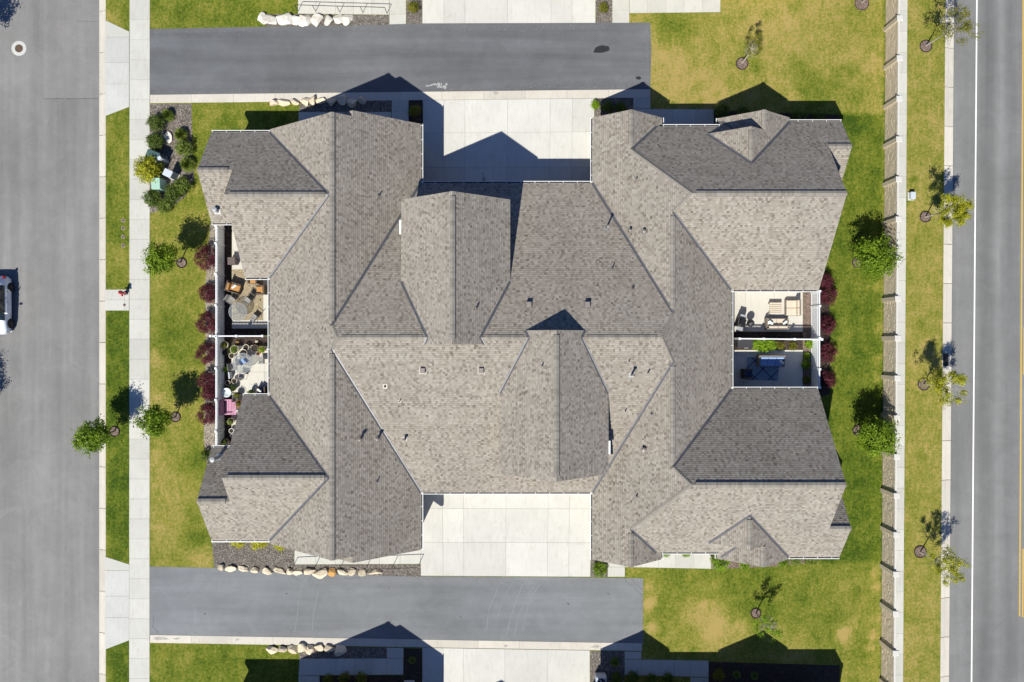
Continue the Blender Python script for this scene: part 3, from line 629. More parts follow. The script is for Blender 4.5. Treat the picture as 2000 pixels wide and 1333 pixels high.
def subtract(poly, hps):
    out = []; cur = poly
    for a, b_, c in hps:
        o = clip(cur, -a, -b_, -c)
        if area(o) > 1e-4: out.append(o)
        cur = clip(cur, a, b_, c)
        if area(cur) < 1e-4: return None if False else out_restore(out, poly, cur)
    return out
def out_restore(out, poly, cur): return out
FACES = []   # (block, plane, convex pieces)
for i, (fp, planes) in enumerate(BLOCKS):
    for pi_, p in enumerate(planes):
        poly = fp
        for qi, q in enumerate(planes):
            if qi != pi_: poly = clip(poly, q[0] - p[0], q[1] - p[1], q[2] - p[2])
        if area(poly) < 1e-3: continue
        pieces = [poly]
        for j, (fq, pq) in enumerate(BLOCKS):
            if j == i: continue
            e = 1e-5 if j < i else -1e-5
            hps = edges_hp(fq) + [(q[0] - p[0] + e, q[1] - p[1], q[2] - p[2]) for q in pq]
            new = []
            for c in pieces: new += subtract(c, hps)
            pieces = new
        pieces = [c for c in pieces if area(c) > 2e-3]
        if pieces: FACES.append((i, p, pieces, poly))
def roofz(x, y):
    best = None
    for fp, planes in BLOCKS:
        xs = [p[0] for p in fp]; ys = [p[1] for p in fp]
        if min(xs) - 1e-6 <= x <= max(xs) + 1e-6 and min(ys) - 1e-6 <= y <= max(ys) + 1e-6:
            pz = min(planes, key=lambda q: ev(q, x, y)); z = ev(pz, x, y)
            if best is None or z > best[0]: best = (z, pz)
    return best
def roofhit(px, py):
    z = 5.0
    for _ in range(60):
        v = W(px, py, z); r = roofz(v.x, v.y); z = z * .4 + (r[0] if r else 3.2) * .6
    v = W(px, py, z); r = roofz(v.x, v.y); return Vector((v.x, v.y, r[0])), r[1]

house = thing('fourplex_house', 'sprawling single-storey fourplex with taupe shingle gables, whole in view between the two alleys', 'house', (0, 0, 0), 0, 'matching fourplex houses')
def plane_axes(p):
    g_ = Vector((p[1], p[2])); s = g_.length; up = g_ / s; al = Vector((-up.y, up.x)); return up, al, sqrt(1 + s * s), s
EXPO = .143
SH = .012
decks = {}
def build_slope(i, p, pieces, full):
    up, al, kk, s = plane_axes(p)
    # deck with soffit underneath
    mb = MB(); n_ = len(full); k0 = 0
    top = [(x, y, ev(p, x, y) - .012) for x, y in full]; bot = [(x, y, ev(p, x, y) - .19) for x, y in full]
    mb.poly(top); mb.m[-1] = 1; mb.poly(bot[::-1])
    for k in range(n_): mb.poly([bot[k], bot[(k + 1) % n_], top[(k + 1) % n_], top[k]])
    deck = obj('roof_slope', mb, ['fascia', 'roof_underlay'], house)
    mb = MB()
    step = EXPO / kk
    for P in pieces:
        us = [up.x * x + up.y * y for x, y in P]
        k0, k1 = int(math.floor(min(us) / step)), int(math.ceil(max(us) / step))
        for k in range(k0, k1):
            lo, hi = k * step, (k + 1) * step
            S = clip(clip(P, -lo, up.x, up.y), hi, -up.x, -up.y)
            if area(S) < 1e-5: continue
            r = random.Random(int(abs(p[0]) * 1000) * 7919 + k * 31 + int(p[1] * 100) + 3 * int(p[2] * 100))
            as_ = [al.x * x + al.y * y for x, y in S]; a = -30 - r.random(); mx, mn = max(as_), min(as_)
            course = r.uniform(-.035, .035); hi_t = False
            while a < mx:
                w = r.uniform(.10, .26) if hi_t else r.uniform(.12, .32); t_ = r.random(); b0 = a; a += w; hi_t = not hi_t
                big = r.random(); lift = .004 if hi_t else 0
                if a < mn: continue
                Q = clip(clip(S, -b0, al.x, al.y), a, -al.x, -al.y)
                if len(Q) < 3 or area(Q) < 1e-5: continue
                if hi_t: tone = .54 + .40 * t_ + course
                else: tone = (.29 if big < .5 else .55) + .22 * t_ + course
                if big < .07: tone -= .16
                # dark band at each course head: printed strip plus painted course-edge shadow
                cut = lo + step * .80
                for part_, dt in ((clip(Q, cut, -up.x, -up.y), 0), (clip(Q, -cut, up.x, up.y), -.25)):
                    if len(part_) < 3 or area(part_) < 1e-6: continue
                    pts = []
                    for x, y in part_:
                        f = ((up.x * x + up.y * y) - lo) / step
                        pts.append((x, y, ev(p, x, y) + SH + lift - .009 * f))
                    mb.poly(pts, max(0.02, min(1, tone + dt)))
    # make faces point up
    for k, f in enumerate(mb.f):
        a_, b_, c_ = (Vector(mb.v[q]) for q in f[:3])
        if (b_ - a_).cross(c_ - a_).z < 0: mb.f[k] = f[::-1]
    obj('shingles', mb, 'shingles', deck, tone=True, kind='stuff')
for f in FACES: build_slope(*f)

# edges of the visible pieces: valleys, ridges / hips, eaves
def blockz(j, x, y):
    fp, planes = BLOCKS[j]; xs = [q[0] for q in fp]; ys = [q[1] for q in fp]
    if min(xs) - 2e-3 <= x <= max(xs) + 2e-3 and min(ys) - 2e-3 <= y <= max(ys) + 2e-3:
        k = min(range(len(planes)), key=lambda q: ev(planes[q], x, y)); return ev(planes[k], x, y), planes[k]
    return None
SEG = {'valley': {}, 'ridge': {}, 'eave': {}}
def key(p): return tuple(round(v, 3) for v in p)
for bi, p, pieces, _f in FACES:
    for P in pieces:
        c0 = (sum(q[0] for q in P) / len(P), sum(q[1] for q in P) / len(P))
        for k in range(len(P)):
            a9, b9 = Vector(P[k]), Vector(P[(k + 1) % len(P)]); L9 = (b9 - a9).length
            if L9 < .02: continue
            ns9 = max(1, int(L9 / .12))
            for a, b_ in [(a9.lerp(b9, t9 / ns9), a9.lerp(b9, (t9 + 1) / ns9)) for t9 in range(ns9)]:
             L = (b_ - a).length
             m_ = (a + b_) / 2; d_ = (b_ - a) / L; n_ = Vector((-d_.y, d_.x))
             if n_.dot(m_ - Vector(c0)) < 0: n_ = -n_
             o = m_ + n_ * .03; zA = ev(p, m_.x, m_.y); zAo = ev(p, o.x, o.y); r = roofz(o.x, o.y); r0 = roofz(m_.x, m_.y)
             if r and abs(r0[0] - zA) < 3e-3 and abs(r[0] - zAo) < .06:
                 q = r[1]
                 if key(q) == key(p): continue
                 if abs(ev(q, m_.x, m_.y) - zA) > 6e-3: continue
                 kind = 'valley' if r[0] > zAo else 'ridge'
                 SEG[kind].setdefault(frozenset((key(p), key(q))), []).append((a, b_, p, q, n_))
             elif (r is None or r[0] < zAo - .8) and abs(ev(p, a.x, a.y) - ev(p, b_.x, b_.y)) < .01 and Vector((p[1], p[2])).dot(n_) < 0:
                 SEG['eave'].setdefault((key(p), round(zA, 2)), []).append((a, b_, p, None, n_))
def merge(segs):
    """union of collinear segments -> list of (A, B)"""
    a0, b0 = segs[0][0], segs[0][1]; d_ = (b0 - a0).normalized(); groups = {}
    for a, b_, *_ in segs:
        off = round((a - a0).dot(Vector((-d_.y, d_.x))), 1); t0, t1 = sorted(((a - a0).dot(d_), (b_ - a0).dot(d_))); groups.setdefault(off, []).append((t0, t1))
    out = []
    for off, iv in groups.items():
        iv.sort(); cur = list(iv[0]); n_ = Vector((-d_.y, d_.x)) * off
        for t0, t1 in iv[1:]:
            if t0 <= cur[1] + .05: cur[1] = max(cur[1], t1)
            else: out.append((a0 + n_ + d_ * cur[0], a0 + n_ + d_ * cur[1])); cur = [t0, t1]
        out.append((a0 + n_ + d_ * cur[0], a0 + n_ + d_ * cur[1]))
    return out
for kset, segs in SEG['valley'].items():
    p, q = segs[0][2], segs[0][3]
    for A, B in merge(segs):
        if (B - A).length < .3: continue
        d_ = (B - A).normalized(); n_ = Vector((-d_.y, d_.x)); o = (A + B) / 2 + n_ * .1
        if ev(p, o.x, o.y) < ev(q, o.x, o.y): p_, q_ = q, p      # plane that is higher on the +n side
        else: p_, q_ = p, q
        mb = MB(); w = .085
        for pl, sg in ((p_, 1), (q_, -1)):
            c = [A, B, B + n_ * w * sg, A + n_ * w * sg]; pts = [(v.x, v.y, ev(pl, v.x, v.y) + .020) for v in c]
            if sg < 0: pts = pts[::-1]
            mb.poly(pts)
            e1, e2 = c[2], c[3]; pts = [(e1.x, e1.y, ev(pl, e1.x, e1.y) + .020), (e1.x, e1.y, ev(pl, e1.x, e1.y)), (e2.x, e2.y, ev(pl, e2.x, e2.y)), (e2.x, e2.y, ev(pl, e2.x, e2.y) + .020)]; mb.poly(pts)
        obj('valley_flashing', mb, 'flashing', house)
for kset, segs in SEG['ridge'].items():
    p, q = segs[0][2], segs[0][3]
    for A, B in merge(segs):
        L = (B - A).length
        if L < .5: continue
        za, zb = ev(p, A.x, A.y), ev(p, B.x, B.y); level = abs(za - zb) < .05
        if za > zb: A, B = B, A
        d_ = (B - A).normalized(); n_ = Vector((-d_.y, d_.x)); o = (A + B) / 2 + n_ * .1
        pp, qq = (p, q) if ev(p, o.x, o.y) < ev(q, o.x, o.y) else (q, p)    # pp lies on the +n side
        w = .17 if level else .12; lift = .034 if level else .024
        if level and L > 2:
            ins = .30
            if roofz(*(B + d_ * .4)): B = B - d_ * ins
            if roofz(*(A - d_ * .4)): A = A + d_ * ins
            L = (B - A).length
        n = max(1, int(round(L / .143))); mb = MB()
        for k in range(n):
            a_, b_ = A + d_ * (L * k / n), A + d_ * (L * (k + 1) / n); tl = .012
            row = []
            for pt, ll in ((a_, lift + tl), (b_, lift)):
                zc = ev(p, pt.x, pt.y)
                l_, r_ = pt + n_ * w, pt - n_ * w
                lz, rz_ = (ev(pp, l_.x, l_.y) + ll, ev(qq, r_.x, r_.y) + ll) if not level else (max(ev(pp, l_.x, l_.y) + ll, zc + ll - .055), max(ev(qq, r_.x, r_.y) + ll, zc + ll - .055))
                row.append([(l_.x, l_.y, lz), (pt.x, pt.y, zc + ll + .01), (r_.x, r_.y, rz_), (l_.x, l_.y, ev(pp, l_.x, l_.y) - .01), (r_.x, r_.y, ev(qq, r_.x, r_.y) - .01)])
            (a0, a1, a2, a3, a4), (b0, b1, b2, b3, b4) = row; c0_ = len(mb.tone); tn = rnd.choice((.42, .6, .75, .88)) if level else rnd.uniform(.60, .85)
            mb.poly([a0, a1, b1, b0][::-1]); mb.poly([a1, a2, b2, b1][::-1]); mb.poly([a0, b0, b3, a3][::-1]); mb.poly([a2, a4, b4, b2][::-1]); mb.poly([a3, a4, a2, a1, a0])
            if k == n - 1: mb.poly([b0, b1, b2, b4, b3])
            for q_i in range(c0_, len(mb.tone)): mb.tone[q_i] = tn
            for pl_, e_, e2_ in ((pp, 1, 0), (qq, -1, 0)):      # dark lap line at each cap joint
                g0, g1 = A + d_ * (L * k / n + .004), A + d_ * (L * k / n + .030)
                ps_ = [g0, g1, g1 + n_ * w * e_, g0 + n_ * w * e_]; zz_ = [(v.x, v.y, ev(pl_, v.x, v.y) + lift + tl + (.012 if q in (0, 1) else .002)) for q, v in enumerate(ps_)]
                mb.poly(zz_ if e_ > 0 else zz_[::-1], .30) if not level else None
        obj('ridge_cap' if level else 'hip_cap', mb, 'ridge_shingle', house, tone=True, kind='stuff')
for kset, segs in SEG['eave'].items():
    p = segs[0][2]; n_ = segs[0][4]
    for A, B in merge(segs):
        L = (B - A).length; z = ev(p, A.x, A.y)
        if L < .5 or z > 5: continue
        d_ = (B - A).normalized(); mb = MB()
        prof = [(0.004, -.16), (.10, -.16), (.142, -.02), (.142, .012), (.100, .012), (.098, -.02), (.085, -.148), (.012, -.148), (.012, .004), (.004, .004)]
        ra = [(A + n_ * u, z + h) for u, h in prof]; rb = [(B + n_ * u, z + h) for u, h in prof]
        ra = [(v.x, v.y, h) for v, h in ra]; rb = [(v.x, v.y, h) for v, h in rb]; m_ = len(prof)
        for k in range(m_): mb.cur = 1 if k in (4, 5, 6, 7) else 0; mb.poly([ra[k], rb[k], rb[(k + 1) % m_], ra[(k + 1) % m_]])
        mb.cur = 0
        mb.poly(ra); mb.poly(rb[::-1])
        for k in range(int(L / 1.0) + 1):    # hanger brackets across the trough
            c = A + d_ * min(L - .05, .05 + k * 1.0) + n_ * .06; mb.box((c.x, c.y, z + .006), (.03, .12, .01) if abs(n_.y) > .5 else (.12, .03, .01))
        obj('gutter', mb, ['white_gutter', 'gutter_trough_shade'], house)
        if L > 2.5:   # downspout
            c = (B - d_ * .35 if key(p) == key(LE_) else A + d_ * .35) + n_ * .05; back = c - n_ * .42; mb = MB(); mb.tube([(c.x, c.y, z - .15), (c.x, c.y, z - .28), (back.x, back.y, z - .62), (back.x, back.y, .15), (back.x + n_.x * .2, back.y + n_.y * .2, .06)], .04, 6)
            obj('downspout', mb, 'white_gutter', house)
# walls
for bi, (fp, planes) in enumerate(BLOCKS):
    xs = [q[0] for q in fp]; ys = [q[1] for q in fp]; ins = .42
    if max(xs) - min(xs) < 1.3 or max(ys) - min(ys) < 1.3: continue
    P = rect(min(xs) + ins, max(xs) - ins, min(ys) + ins * .7, max(ys) - ins * .7); mb = MB()
    for k in range(4):
        a, b_ = Vector(P[k]), Vector(P[(k + 1) % 4]); m_ = max(2, int((b_ - a).length / .25))
        zt = [min(ev(q, *(a.lerp(b_, t_ / m_))) for q in planes) - .2 for t_ in range(m_ + 1)]
        pts = [(a.x, a.y, 0), (b_.x, b_.y, 0)] + [((a.lerp(b_, t_ / m_)).x, (a.lerp(b_, t_ / m_)).y, zt[t_]) for t_ in range(m_, -1, -1)]; mb.poly(pts)
    obj('wall', mb, 'stucco', house)
# garage doors, windows, entry doors
def garage(x, y, side):
    mb = MB(); d_ = obj('garage_door', MB().box((x, y, 1.15), (4.9, .06, 2.3)), 'garage_paint', house); mb = MB()
    for r in range(4):
        for c in range(8): mb.box((x - 2.45 + .306 + c * .6125, y + side * .035, .3 + r * .56), (.5, .03, .42))
    obj('door_panel', mb, 'garage_paint', d_, kind='stuff')
for x in (-3.3, 2.6):
    garage(x, 10.66 + .2, 1); garage(x, -10.2 - .2, -1)
def window(x, y, w, h, face, z=1.5):
    sx, sy = (w, .08) if face in 'NS' else (.08, w); f = obj('window', MB().box((x, y, z), (sx + (.12 if sx > .1 else 0), sy + (.12 if sy > .1 else 0), h + .12)), 'window_frame', house)
    s = .03 * (1 if face in 'NE' else -1); dx, dy = (0, s) if face in 'NS' else (s, 0)
    for k in (-1, 1):
        ox, oy = (k * w / 4, 0) if face in 'NS' else (0, k * w / 4); obj('pane', MB().box((x + ox + dx, y + oy + dy, z), ((w / 2 - .06) if face in 'NS' else .05, .05 if face in 'NS' else (w / 2 - .06), h - .06)), 'window_glass', f)
for (x, y, w, face) in ((17, 15.42, 1.8, 'N'), (12.5, 14.74, 1.5, 'N'), (-15, 14.62, 1.2, 'N'), (-19, 14.42, 1.4, 'N'), (17, -15.1, 1.8, 'S'), (12.5, -14.5, 1.5, 'S'), (-15.8, -14.03, 1.2, 'S'), (-19, -13.74, 1.4, 'S'), (-20.75, 11.5, 1.6, 'W'), (-20.75, -10.7, 1.6, 'W'), (22.8, 13.3, 1.6, 'E'), (22.65, -12.7, 1.6, 'E'), (21.2, 7.5, 1.8, 'E'), (21.15, -7, 1.8, 'E'), (-16.64, 0, 2.0, 'W'), (15.02, 1.5, 1.8, 'E'), (15.02, -1.5, 1.8, 'E')):
    window(x, y, w, 1.3, face)
# roof vents and pipes (px, py, kind)
def tilt_quad(mb, c, p, r, z):
    up, al, kk, s = plane_axes(p)
    pts = []
    for a_, b_ in ((-1, -1), (1, -1), (1, 1), (-1, 1)):
        x = c.x + al.x * a_ * r + up.x * b_ * r; y = c.y + al.y * a_ * r + up.y * b_ * r; pts.append((x, y, ev(p, x, y) + z))
    if (Vector(pts[1]) - Vector(pts[0])).cross(Vector(pts[2]) - Vector(pts[1])).z < 0: pts = pts[::-1]
    mb.poly(pts)
for px, py in ((1033, 595), (1147, 595), (826, 724), (940, 724)):
    c, p = roofhit(px, py); mb = MB(); tilt_quad(mb, c, p, .24, .022); o = obj('roof_vent', mb, 'vent_metal', house)
    obj('vent_hood', MB().box((c.x, c.y, c.z + .1), (.34, .36, .24), 0, None, .03), 'vent_metal', o)
PIPES = [(741, 382, .34, .035), (930, 603, .42, .045), (1184, 447, 1.0, .06), (1229, 452, .36, .06), (1257, 453, .22, .08), (1196, 524, .36, .035), (1236, 563, .14, .05), (752, 755, .1, .07), (781, 784, .34, .035), (705, 857, .45, .07), (739, 856, .45, .07), (791, 858, .45, .07), (737, 940, .34, .035),
         (1059, 714, .34, .035), (1228, 706, .3, .035), (1233, 733, .8, .07), (1265, 729, .45, .05), (1221, 803, .3, .035), (1273, 808, .08, .06), (1257, 878, .2, .09), (1243, 969, .28, .04), (1243, 349, .22, .035)]
for px, py, h_, r_ in PIPES:
    c, p = roofhit(px, py); mb = MB(); tilt_quad(mb, c, p, r_ * 1.5 + .05, .024); o = obj('vent_pipe', mb, 'galvanised' if h_ > .7 else 'vent_metal', house)
    mb = MB(); mb.lathe([(r_ * 1.35, -.06), (r_ * 1.2, .03), (r_, .1 * min(1, h_ * 3)), (r_, h_)], c, 12); obj('pipe', mb, 'black_pipe' if h_ < .42 else 'vent_metal', o)
    if r_ >= .06 and h_ > .15: mb = MB(); mb.lathe([(r_ * 1.0, h_), (r_ * 1.7, h_), (r_ * 1.6, h_ + .07), (r_ * .3, h_ + .11)], c, 12); obj('pipe_cap', mb, 'vent_metal', o)
for px, py, h_ in ((424, 412, .35), (428, 893, 1.0)):    # flue stacks of the west wings
    c, p = roofhit(px, py); mb = MB(); tilt_quad(mb, c, p, .22, .026); o = obj('flue', mb, 'galvanised', house)
    obj('flue_pipe', MB().lathe([(.16, -.1), (.12, .1), (.12, h_)], c, 14), 'galvanised', o); obj('flue_cap', MB().lathe([(.12, h_ - .02), (.17, h_), (.17, h_ + .14), (.02, h_ + .18)], c, 14), 'galvanised', o)
# short white overflow gutters on the tall gables
for x, y, L in ((-7.38 - .07, 7.6, .95), (6.43 + .07, -7.1, .9)):
    obj('gutter', MB().box((x, y, 5.70), (.13, L, .10), 0, None, .01), 'white_gutter', house)
kids = tree_children()
dup(house, (0, -41.19, 0), kids=kids, label='fourplex south of the lower alley, seen only by gabled shadows at the bottom edge')
dup(house, (0, 41.19, 0), kids=kids, label='matching fourplex north of the upper alley, beyond the top edge with only its walks showing')

# ---------------------------------------------------------------- vinyl fence around the patios
def vinyl_run(root, A, B, posts, hgt=1.42):
    """A, B in metres (x, y); posts: distances along where posts stand"""
    o = Vector(root.location).to_2d(); A, B = Vector(A) - o, Vector(B) - o; d_ = (B - A).normalized(); L = (B - A).length; rz = atan2(d_.y, d_.x)
    for t_ in posts:
        c = A + d_ * t_; p = obj('post', MB().box((c.x, c.y, (hgt + .06) / 2), (.125, .125, hgt + .06), rz), 'white_vinyl', root)
        obj('post_cap', MB().box((c.x, c.y, hgt + .075), (.165, .165, .045), rz, None, .015), 'white_vinyl', p)
    ends = sorted(posts)
    for a, b_ in zip(ends, ends[1:]):
        a += .065; b_ -= .065; c = A + d_ * ((a + b_) / 2); w = b_ - a
        obj('rail', MB().box((c.x, c.y, hgt - .03), (w, .09, .06), rz, None, .01), 'white_vinyl', root)
        obj('rail', MB().box((c.x, c.y, hgt - .30), (w, .06, .05), rz), 'white_vinyl', root)
        obj('rail', MB().box((c.x, c.y, .10), (w, .06, .10), rz), 'white_vinyl', root)
        mb = MB(); k = int(w / .17)
        for i in range(k): cc = A + d_ * (a + w * (i + .5) / k); mb.box((cc.x, cc.y, (hgt - .325 + .15) / 2), (w / k - .010, .035, hgt - .325 - .15), rz)
        obj('fence_boards', mb, 'white_vinyl', root, kind='stuff')
        mb = MB(); k = int(w / .105)
        for i in range(k): cc = A + d_ * (a + w * (i + .5) / k); mb.box((cc.x, cc.y, hgt - .168), (.045, .03, .215), rz)
        obj('lattice', mb, 'white_vinyl', root, kind='stuff')
xw = W(438, 0).x; xe = W(1584, 0).x
def yy(py): return W(0, py).y
r = thing('vinyl_fence', 'long white vinyl fence with lattice top beside the red-leaved shrubs on the west side', 'fence', (xw, yy(660), 0))
ps = [yy(py) * -1 for py in ()]
A = (xw, yy(448)); posts = [0.0, (481 - 448) * M1 * 1.0 + .0, 3.5, 5.8, 8.1, 10.4, 12.7, 15.0, (868 - 448) * M1]
vinyl_run(r, A, (xw, yy(868)), posts)
r = thing('vinyl_fence', 'white vinyl divider fence between the two west patios', 'fence', (W(470, 0).x, yy(657), 0))
vinyl_run(r, (W(428, 0).x, yy(657)), (W(531, 0).x, yy(657)), [0, .42, 1.9, 3.78])
r = thing('vinyl_fence', 'white vinyl fence with lattice top on the east side of the house', 'fence', (xe, yy(660), 0))
vinyl_run(r, (xe, yy(572)), (xe, yy(755)), [0.0, (600 - 572) * M1, (661 - 572) * M1, (720 - 572) * M1, (755 - 572) * M1])
r = thing('vinyl_fence', 'white vinyl divider fence between the two east patios', 'fence', (W(1500, 0).x, yy(662), 0))
vinyl_run(r, (W(1432, 0).x, yy(662)), (W(1590, 0).x, yy(663.5)), [0.0, 1.75, 4.0, 6.0])

# ---------------------------------------------------------------- precast boundary fence on the right
root = thing('precast_fence', 'long tan precast stone-pattern fence with pale capped posts beside the sidewalk', 'fence', W(1726, 666.5, 0))
o = Vector(root.location)
PY = [-118, -41, 37, 115, 194, 273, 351, 429, 506, 584, 661, 739, 816, 892, 968, 1044, 1121, 1198, 1275, 1352, 1430]
def fx(py): return W(1730.5 - (py) * .0068, py).x          # line of the fence
def sy(py): return py    # posts measured at their tops
HT = 1.78
P = []
for py in PY:
    v = W(0, py, HT); P.append(Vector((W(1730.5 - 666.5 * .0068, 0).x + v.y * .0068, v.y, 0)))
pr = random.Random(11)
meshes = []
for variant in range(3):
    mb = MB(); mb.cur = 0; L = 2.72; mb.box((0, 0, .86), (.07, L, 1.66)); y = 0
    rows = 9
    for k in range(rows):
        z0 = .06 + k * 1.62 / rows; zz = 1.62 / rows; yv = -L / 2 + .02
        while yv < L / 2 - .05:
            w = min(pr.uniform(.18, .42), L / 2 - .02 - yv); dpt = pr.uniform(.012, .034)
            for sgn in (-1, 1): mb.box((sgn * (.035 + dpt / 2), yv + w / 2, z0 + zz / 2), (dpt, w - .012, zz - .012))
            yv += w
    meshes.append(mb.mesh('fence_panel', 'precast_stone'))
capm = MB().box((0, 0, 0), (.12, 2.72, .06)).mesh('panel_cap', 'precast_cap')
postm = MB().box((0, 0, HT / 2 + .03), (.36, .32, HT + .06), 0, None, .02).mesh('post', 'precast_post')
capp = MB().box((0, 0, .045), (.46, .42, .09), 0, None, .03).mesh('post_cap', 'precast_cap')
for i, p in enumerate(P):
    a = obj('post', postm, None, root, loc=tuple(p - o)); c = obj('post_cap', capp, None, a, loc=(0, 0, HT + .06)); pass
    if i:
        m_ = (P[i - 1] + p) / 2; L = (P[i - 1] - p).length - .3; ang = .0068
        b_ = obj('fence_panel', meshes[i % 3], None, root, loc=tuple(m_ - o)); b_.scale = (1, L / 2.72, 1); b_.rotation_euler = (0, 0, -ang)
        c = obj('panel_cap', capm, None, b_, loc=(0, 0, HT - .06))

# ---------------------------------------------------------------- foliage
def leaves(mb, centre, rad, n, size, r, squash=1.0, shell=.35, lump=.25, seed=0, flat_=0, zmin=-1):
    cx, cy, cz = centre
    ks = max(6, n // 14)
    for _ in range(ks):
        while True:
            v = Vector((r.gauss(0, 1), r.gauss(0, 1), r.gauss(0, 1)))
            if v.length > .05: v.normalize(); break
        if v.z < zmin: v.z = -v.z * .3
        q = 1 + lump * noise.noise(v * 1.7 + Vector((seed, 0, seed * 2))) * 2
        rr_ = rad * q * (r.uniform(shell, 1.0) ** .55)
        cc = Vector((cx + v.x * rr_, cy + v.y * rr_, cz + v.z * rr_ * squash)); tone0 = .5 + .28 * noise.noise(cc * 2.6) + r.uniform(-.16, .16)
        for __ in range(14):
            o = cc + Vector((r.gauss(0, 1), r.gauss(0, 1), r.gauss(0, .8))) * size * 1.35
            nrm = (v * .9 + Vector((r.gauss(0, .7), r.gauss(0, .7), r.gauss(.35, .6)))).normalized()
            a = nrm.cross(Vector((r.gauss(0, 1), r.gauss(0, 1), r.gauss(0, 1)))).normalized(); b_ = nrm.cross(a)
            s = size * r.uniform(.55, 1.25); w = s * .55
            mb.poly([o - a * s * .9, o + b_ * w * .8 - a * .1 * s, o + a * s, o - b_ * w * .8 - a * .1 * s], max(0, min(1, tone0 + r.uniform(-.15, .15))))
def make_tree(label, seed, kind, px, py, h=2.9, crown=1.05, lean=(0, 0), rz=0, n=2600, group=None, dens=1.0, squash=1.0, mat=None):
    r = random.Random(seed); root = thing(kind, label, 'tree', W(px, py), 0, group)
    mb = MB(); tip = Vector((lean[0], lean[1], h)); mid = tip * .55 + Vector((r.uniform(-.05, .05), r.uniform(-.05, .05), 0))
    mb.tube([(0, 0, 0), tuple(mid * .5), tuple(mid), tuple(tip)], [.055, .045, .038, .018], 7)
    sparse = kind != 'young_maple_tree'
    for k in range(16 if sparse else 10):
        a = r.uniform(0, 6.28); t_ = r.uniform(.52, .95); st = tip * t_; L = crown * r.uniform(.6, 1.0); up_ = r.uniform(.25, .9)
        e = st + Vector((cos(a) * L, sin(a) * L, L * up_)); m_ = st.lerp(e, .5) + Vector((0, 0, .08)); mb.tube([st, m_, e], [.022, .014, .005], 5)
        if sparse:
            for q in range(3):
                a2 = a + r.uniform(-1, 1); s2 = st.lerp(e, r.uniform(.3, .9)); mb.tube([s2, s2 + Vector((cos(a2) * .4, sin(a2) * .4, r.uniform(.1, .5)))], [.010, .003], 4)
    obj('trunk', mb, 'bark' if not sparse else 'pale_bark', root)
    mb = MB()
    if not sparse:
        # several overlapping leaf masses give an uneven outline
        leaves(mb, (tip.x, tip.y, h + .15), crown * .86, int(n * .9), .10, r, .95, .45, .55, seed)
        for k in range(8):
            a = k * .785 + r.uniform(-.3, .3); rr_ = crown * r.uniform(.50, .86); leaves(mb, (tip.x + cos(a) * rr_, tip.y + sin(a) * rr_, h + r.uniform(-.45, .5)), crown * r.uniform(.28, .44), int(n * .10), .09, r, .9, .3, .3, seed + k)
    else:
        for k in range(int(14 * dens) + 4):
            a = r.uniform(0, 6.28); rr_ = crown * sqrt(r.uniform(.02, 1.0)); leaves(mb, (tip.x + cos(a) * rr_, tip.y + sin(a) * rr_, h + r.uniform(-.5, .75)), crown * r.uniform(.16, .38), int(n * .11 * dens), .062, r, 1.1, .1, .4, seed + k)
    mat = mat or {'young_maple_tree': 'leaf_bright', 'young_locust_tree': 'leaf_yellow', 'young_elm_tree': 'leaf_olive'}[kind]
    obj('crown', mb, mat, root, tone=True, kind='stuff'); return root
def mulch_ring(px, py, r_px=11, mat='mulch_pale'):
    mb = MB(); c = W(px, py); n = 22; r = r_px * M1; pts = [(c.x + r * cos(2 * pi * k / n) * (1 + .05 * sin(k * 2.1 + px)), c.y + r * sin(2 * pi * k / n) * (1 + .05 * cos(k * 1.7 + px))) for k in range(n)]
    mb.prism(pts, -.01, .03)
    for k in range(n):
        a = 2 * pi * k / n; mb.box((c.x + r * 1.02 * cos(a), c.y + r * 1.02 * sin(a), .03), (.06, .24, .045), a)
    struct('mulch_ring', mb, mat)
A_ = 'young_maple_tree'; B_ = 'young_locust_tree'; E_ = 'young_elm_tree'
for x, y in ((355, 514), (343, 815), (224, 843)): mulch_ring(x, y, 9)
make_tree('bright green young maple on the lawn beside the upper red-leaved shrubs', 1, A_, 353, 513, 2.75, 1.02, n=2600)
make_tree('bright green young maple on the lawn just right of the left sidewalk', 2, A_, 343, 815, 2.7, 1.0, (-.15, 0), n=2600)
make_tree('round bright green maple overhanging the left street kerb', 3, A_, 224, 843, 2.75, 1.08, n=3000)
mulch_ring(1675, 513, 10); mulch_ring(1676, 841, 10)
make_tree('wide green maple between the upper right roof and the stone fence', 4, A_, 1677, 511, 2.4, 1.36, n=4200)
make_tree('wide green maple between the lower right roof and the stone fence', 5, A_, 1678, 841, 2.3, 1.28, (.05, -.15), n=3800)
for x, y, r_ in ((1808, 91, 11), (1807, 424, 10), (1804, 751, 11), (1797, 1078, 11), (1449, 125, 11), (1476, 1198, 9), (1683, 7, 13)): mulch_ring(x, y, r_)
make_tree('sparse olive street tree overhanging the road at the top right corner', 6, E_, 1808, 90, 3.1, 1.35, (.3, 0), n=1500, dens=1.0)
make_tree('yellow leaved street tree leaning over the kerb, second down the right verge', 7, B_, 1807, 424, 2.9, 1.1, (.2, .0), n=2600, dens=1.4)
make_tree('olive yellow street tree beside the storm drain on the right verge', 8, B_, 1804, 751, 2.6, 1.25, (.15, .0), n=1900, dens=1.3)
bpy.context.view_layer.update()
make_tree('thin yellow street tree lowest on the right verge', 9, B_, 1797, 1078, 2.5, 1.2, (.2, -.1), n=1500, dens=1.2)
make_tree('nearly bare sapling in the dry lawn right of the top alley', 10, E_, 1449, 124, 2.1, .62, (.25, .4), n=900, dens=.6)
